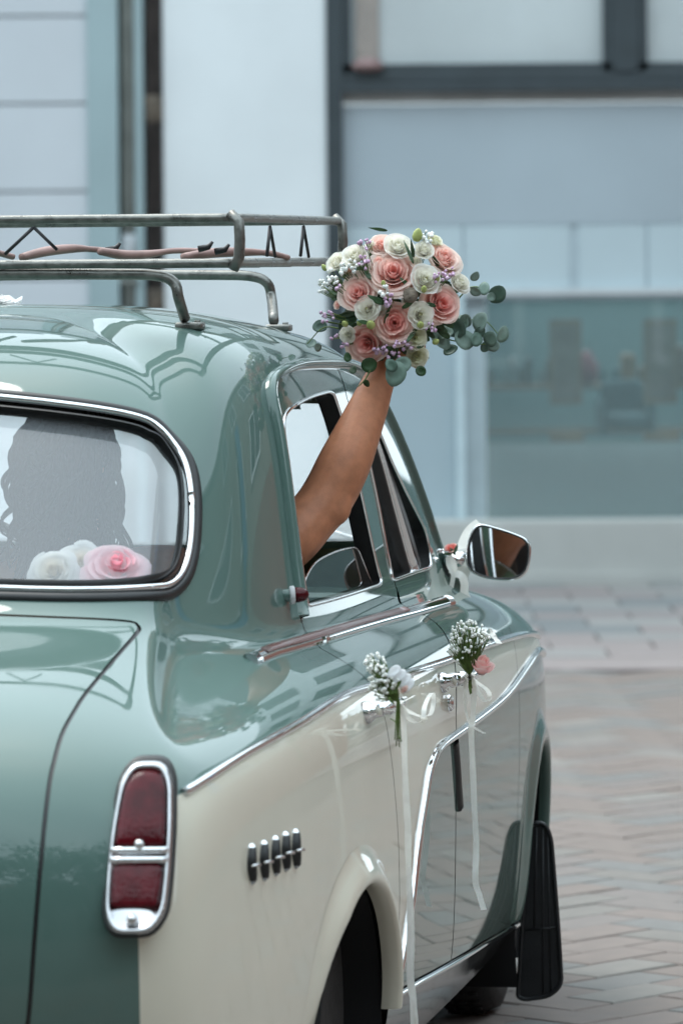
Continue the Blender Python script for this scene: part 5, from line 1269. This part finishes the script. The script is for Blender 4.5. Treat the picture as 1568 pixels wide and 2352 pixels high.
# leafy heart of the bouquet and its stems in the hand
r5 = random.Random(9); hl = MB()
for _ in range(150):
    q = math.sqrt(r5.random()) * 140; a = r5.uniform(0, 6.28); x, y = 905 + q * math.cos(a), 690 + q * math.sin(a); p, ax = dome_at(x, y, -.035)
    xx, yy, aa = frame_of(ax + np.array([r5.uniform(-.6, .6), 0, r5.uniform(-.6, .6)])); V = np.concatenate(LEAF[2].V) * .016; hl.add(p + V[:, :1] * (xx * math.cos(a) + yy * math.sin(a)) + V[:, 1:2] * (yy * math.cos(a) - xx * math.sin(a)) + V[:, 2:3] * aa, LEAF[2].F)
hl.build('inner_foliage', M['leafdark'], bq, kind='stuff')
st = MB(); grip = W(hb + hu * .035 + np.array([.012, 0, 0])); 
for i in range(9):
    a = 2 * math.pi * i / 9; o = np.array([math.cos(a) * .010, math.sin(a) * .010, 0]); st.tube([at(905 + 60 * math.cos(a), 720 + 30 * math.sin(a), BD + .0), grip + o, grip + o * 1.2 + (WD(-hu) * .03)], .0026, 6)
st.build('flower_stems', M['stem'], bq)

# ---- posies tied to the door handles
def ribbon(pts, w, m, parent, name='ribbon', ax=1, val=.9, twist=0.0, D=None):
    P = smooth_path([W(oncar(p[0], p[1], 1, val + (p[2] if len(p) > 2 else 0))) for p in pts], 6); n = len(P)
    side = [np.array([math.cos(twist * math.sin(i * .35)), math.sin(twist * math.sin(i * .35)) * .6 - .25, .12]) for i in range(n)]
    t = np.gradient(P, axis=0); side = [s - tt * s.dot(tt) / (tt.dot(tt) + 1e-12) for s, tt in zip(side, t)]
    return MB().strip(P, w, np.array(side)).build(name, m, parent)
PY = .885
po = thing('handle_posy', 'small posy with a white flower and long ivory ribbon tied to the rear door handle', 'posy', tuple(W(oncar(915, 1617, 1, PY))), group='posies on the door handles')
Dp = float(W(oncar(890, 1560, 1, PY))[1]); kn = at(914, 1612, Dp)
for x, y, r, n in [(863, 1524, 20, 26), (872, 1548, 18, 18), (858, 1570, 14, 14), (885, 1572, 18, 16), (900, 1568, 12, 8), (878, 1592, 16, 10)]: cluster('gypsophila_sprig', x, y, r, int(n * 1.7), M['gyp'], po, D=Dp, br=3.8, stem_to=kn, depth=.02)
for i, (x, y) in enumerate([(905, 1542), (918, 1552), (930, 1562), (938, 1574), (912, 1560)]):
    place(leaf_mesh(12, 1, .6, .3, .3), 'white_petal', at(x, y, Dp - .012 + .004 * i), (.2 - .1 * i, -1, .5), M['paper'], po, spin=-.7 - .12 * i, usecol=False, scale=17 * PXM * 10)
place(rose_mesh(.010, 5, (.9, .62, .55), (.92, .80, .76), layers=3), 'flower_heart', at(924, 1580, Dp - .006), (.6, -.6, -.5), M['petal'], po)
sm_ = MB()
for i in range(0, 9, 2): sm_.tube([at(880 + i * 4, 1585 - (i % 3) * 9, Dp + .01 * ((i % 3) - 1)), at(905 + i, 1600, Dp), kn + np.array([.0006 * (i - 4), .002 * (i % 3), 0]), at(908 + i * 1.3, 1668 + 9 * (i % 4), Dp), at(906 + i * 1.8, 1700 + (i * 7) % 26, Dp + .002 * i)], .0010, 5)
sm_.tube([at(914, 1662, Dp), at(896, 1650, Dp)], .001, 4); sm_.tube([at(915, 1690, Dp), at(922, 1702, Dp)], .0012, 4)
sm_.build('cut_stems', M['stem'], po)
for i, (x, y, s) in enumerate([(892, 1590, 12), (905, 1585, 10), (915, 1568, 11), (882, 1560, 9), (896, 1608, 9)]): place(LEAF[2], 'green_leaf', at(x, y, Dp - .01), (.2 * i - .4, -1, .2), M['stem'], po, spin=i, usecol=False, scale=s * PXM * 10)
ribbon([(915, 1617), (928, 1628), (950, 1640), (972, 1648), (972, 1656), (955, 1660), (938, 1650), (925, 1630), (916, 1618)], .011, M['ribbon'], po, val=PY, twist=.4)
ribbon([(916, 1616), (940, 1604), (951, 1597)], .006, M['ribbon'], po, val=PY)
ribbon([(972, 1648), (974, 1625), (984, 1600), (992, 1592), (995, 1612), (988, 1640), (974, 1646)], .009, M['ribbon'], po, val=PY + .01, twist=.5)
ribbon([(916, 1618), (924, 1650), (928, 1720), (931, 1810), (936, 1900), (938, 1990), (942, 2080), (944, 2160), (943, 2230), (948, 2290), (950, 2370)], .012, M['ribbon'], po, val=PY, twist=.6)
ribbon([(938, 1990), (939, 2080), (938, 2200), (940, 2268), (951, 2310), (957, 2372)], .008, M['ribbon'], po, val=PY + .004, twist=.3)
MB().tube(W(np.array([oncar(909, 1614, 1, PY - .004), oncar(915, 1619, 1, PY + .008), oncar(921, 1614, 1, PY - .004)])), .0045, 8).build('ribbon_knot', M['ribbon'], po)
p2 = thing('handle_posy', 'posy of baby\'s breath with a pale pink rose tied to the front door handle', 'posy', tuple(W(oncar(1078, 1555, 1, PY))), group='posies on the door handles')
Dq = float(W(oncar(1075, 1500, 1, PY))[1]); kn = at(1078, 1552, Dq)
for x, y, r, n in [(1055, 1444, 14, 14), (1078, 1440, 16, 18), (1100, 1450, 14, 14), (1115, 1460, 10, 10), (1048, 1470, 14, 16), (1070, 1470, 16, 18), (1092, 1472, 14, 14), (1040, 1492, 11, 9), (1062, 1494, 15, 12), (1082, 1494, 10, 8), (1052, 1512, 12, 8)]: cluster('gypsophila_sprig', x, y, r, int(n * 1.6), M['gyp'], p2, D=Dq, br=3.7, stem_to=kn, depth=.028)
rp = rose_mesh(.026, 44, (.95, .50, .46), (.97, .76, .76), layers=4, openness=.3); V = np.concatenate(rp.V) * (1, 1, 1.5); rp.V = [V]
place(rp, 'pink_rose', at(1104, 1545, Dq - .005), (.18, -.45, 1), M['petal'], p2)
sm_ = MB()
for i in range(8): sm_.tube([at(1055 + i * 6, 1500 + (i % 3) * 6, Dq), at(1074 + i, 1530, Dq), kn, at(1076 + i, 1580 + (i * 5) % 17, Dq)], .0013, 5)
sm_.build('cut_stems', M['stem'], p2)
for i, (x, y, s) in enumerate([(1078, 1578, 13), (1080, 1566, 11)]): place(LEAF[3], 'green_leaf', at(x, y, Dq - .008), (.1, -1, .1), M['stem'], p2, spin=1.5 + .2 * i, usecol=False, scale=s * PXM * 10.5)
ribbon([(1078, 1555), (1098, 1570), (1118, 1585), (1124, 1602), (1116, 1612), (1104, 1600), (1090, 1575), (1080, 1558)], .010, M['ribbon'], p2, val=PY, twist=.4)
ribbon([(1080, 1555), (1088, 1580), (1086, 1625), (1084, 1664), (1081, 1668), (1082, 1700), (1085, 1764), (1087, 1810), (1089, 1860), (1093, 1942), (1091, 2022), (1100, 2055), (1110, 2090)], .012, M['ribbon'], p2, val=PY, twist=.5)
ribbon([(1082, 1667), (1096, 1676), (1112, 1684)], .006, M['ribbon'], p2, val=PY, twist=.8)
ribbon([(1070, 1556), (1066, 1600), (1070, 1640), (1081, 1667)], .006, M['ribbon'], p2, val=PY - .012, twist=.4)
MB().tube(W(np.array([oncar(1072, 1550, 1, PY - .01), oncar(1079, 1556, 1, PY + .006), oncar(1085, 1550, 1, PY - .006)])), .005, 8).build('ribbon_knot', M['ribbon'], p2)

# ---- ribbon and rose wound round the mirror stalk
mr = thing('mirror_ribbon', 'ivory ribbon with a small pink rose wound round the stalk of the car mirror', 'ribbon', tuple(W(oncar(1045, 1290, 0, 2.0))))
def rib0(pts, w, name='ribbon', x=2.03, tw=.3):
    P = smooth_path([W(oncar(p[0], p[1], 0, x + (p[2] if len(p) > 2 else 0))) for p in pts], 6); n = len(P); t = np.gradient(P, axis=0)
    s = [np.cross(tt, (.2, -1, .15 + tw * math.sin(i * .3))) for i, tt in enumerate(t)]; MB().strip(P, w, np.array(s)).build(name, M['ribbon'], mr)
rib0([(1036, 1318, -.0), (1055, 1300), (1068, 1262), (1082, 1228), (1104, 1204)], [.03 + .012 * math.sin(i / 8) for i in range(40)], x=2.09)
rib0([(1040, 1300), (1060, 1312), (1078, 1318)], .028, x=2.08); rib0([(1030, 1276), (1042, 1300), (1036, 1318)], .014, x=2.0)
rib0([(1028, 1280), (1030, 1300), (1040, 1320), (1036, 1350), (1040, 1356)], .010, x=1.99)
rib0([(1040, 1316), (1058, 1322), (1066, 1340), (1066, 1362), (1078, 1384), (1096, 1398), (1106, 1412)], .018, x=2.0, tw=.5)
rib0([(1106, 1408, 0), (1112, 1425, -.1), (1124, 1448, -.2), (1134, 1462, -.25), (1146, 1478, -.3)], .012, x=2.0, tw=.5)
place(rose_mesh(.016, 77, (.80, .22, .20), (.88, .42, .36), layers=4), 'small_rose', W(oncar(1036, 1264, 0, 2.0)), (-.3, -.5, .8), M['petal'], mr)
for i, (x, y) in enumerate([(1030, 1272), (1040, 1268), (1046, 1262)]): place(LEAF[2], 'green_leaf', W(oncar(x, y, 0, 1.985)), (.3 * i - .3, -1, .3), M['leafdark'], mr, spin=i, usecol=False, scale=.009)

# ---- tulle bow on the roof, flowers on the parcel shelf
rbw = thing('ribbon_bow', 'white tulle bow lying on the crown of the car roof under the rack', 'bow', tuple(W(oncar(8, 696, 0, .9))))
for pts_ in ([(36, 692), (20, 682), (2, 690), (18, 697), (36, 693)], [(36, 692), (52, 684), (44, 698), (36, 693)], [(36, 693), (10, 699), (-30, 696)]):
    P = smooth_path([W(oncar(a, b, 0, .9)) for a, b in pts_], 5); MB().strip(P, .016, np.array([0, 1, .5])).build('tulle_loop', M['paper'], rbw)
place(rose_mesh(.022, 91, (.9, .9, .9), (.97, .97, .97), layers=4, openness=1.4), 'tulle_puff', W(oncar(4, 700, 0, .88)), (0, -.3, 1), M['petal'], rbw)
def shelf_pos(px, py, x): return W(oncar(px, py, 0, x))
s1 = tag(place(rose_mesh(.040, 21, (.90, .80, .62), (.93, .94, .95), layers=7, openness=1.6, edge_=(.96, .96, .96)), 'silk_flower', shelf_pos(128, 1322, -.10), (-.25, -1, .5), M['petal'], None), 'white artificial flower on the parcel shelf, farthest from the pink rose', 'flower', 'flowers inside the rear window')
s2 = tag(place(rose_mesh(.040, 22, (.90, .80, .64), (.93, .94, .95), layers=7, openness=1.6, edge_=(.96, .96, .96)), 'silk_flower', shelf_pos(186, 1304, -.06), (.1, -1, .6), M['petal'], None, spin=1), 'white artificial flower on the parcel shelf, touching the pink rose', 'flower', 'flowers inside the rear window')
s3 = tag(place(rose_mesh(.056, 23, (.95, .35, .44), (.96, .62, .68), layers=5, openness=1.5, edge_=(.96, .86, .88)), 'silk_rose', shelf_pos(266, 1326, -.10), (.1, -.75, .8), M['petal'], None, spin=2), 'large pink artificial rose lying inside the rear window', 'flower', 'flowers inside the rear window')
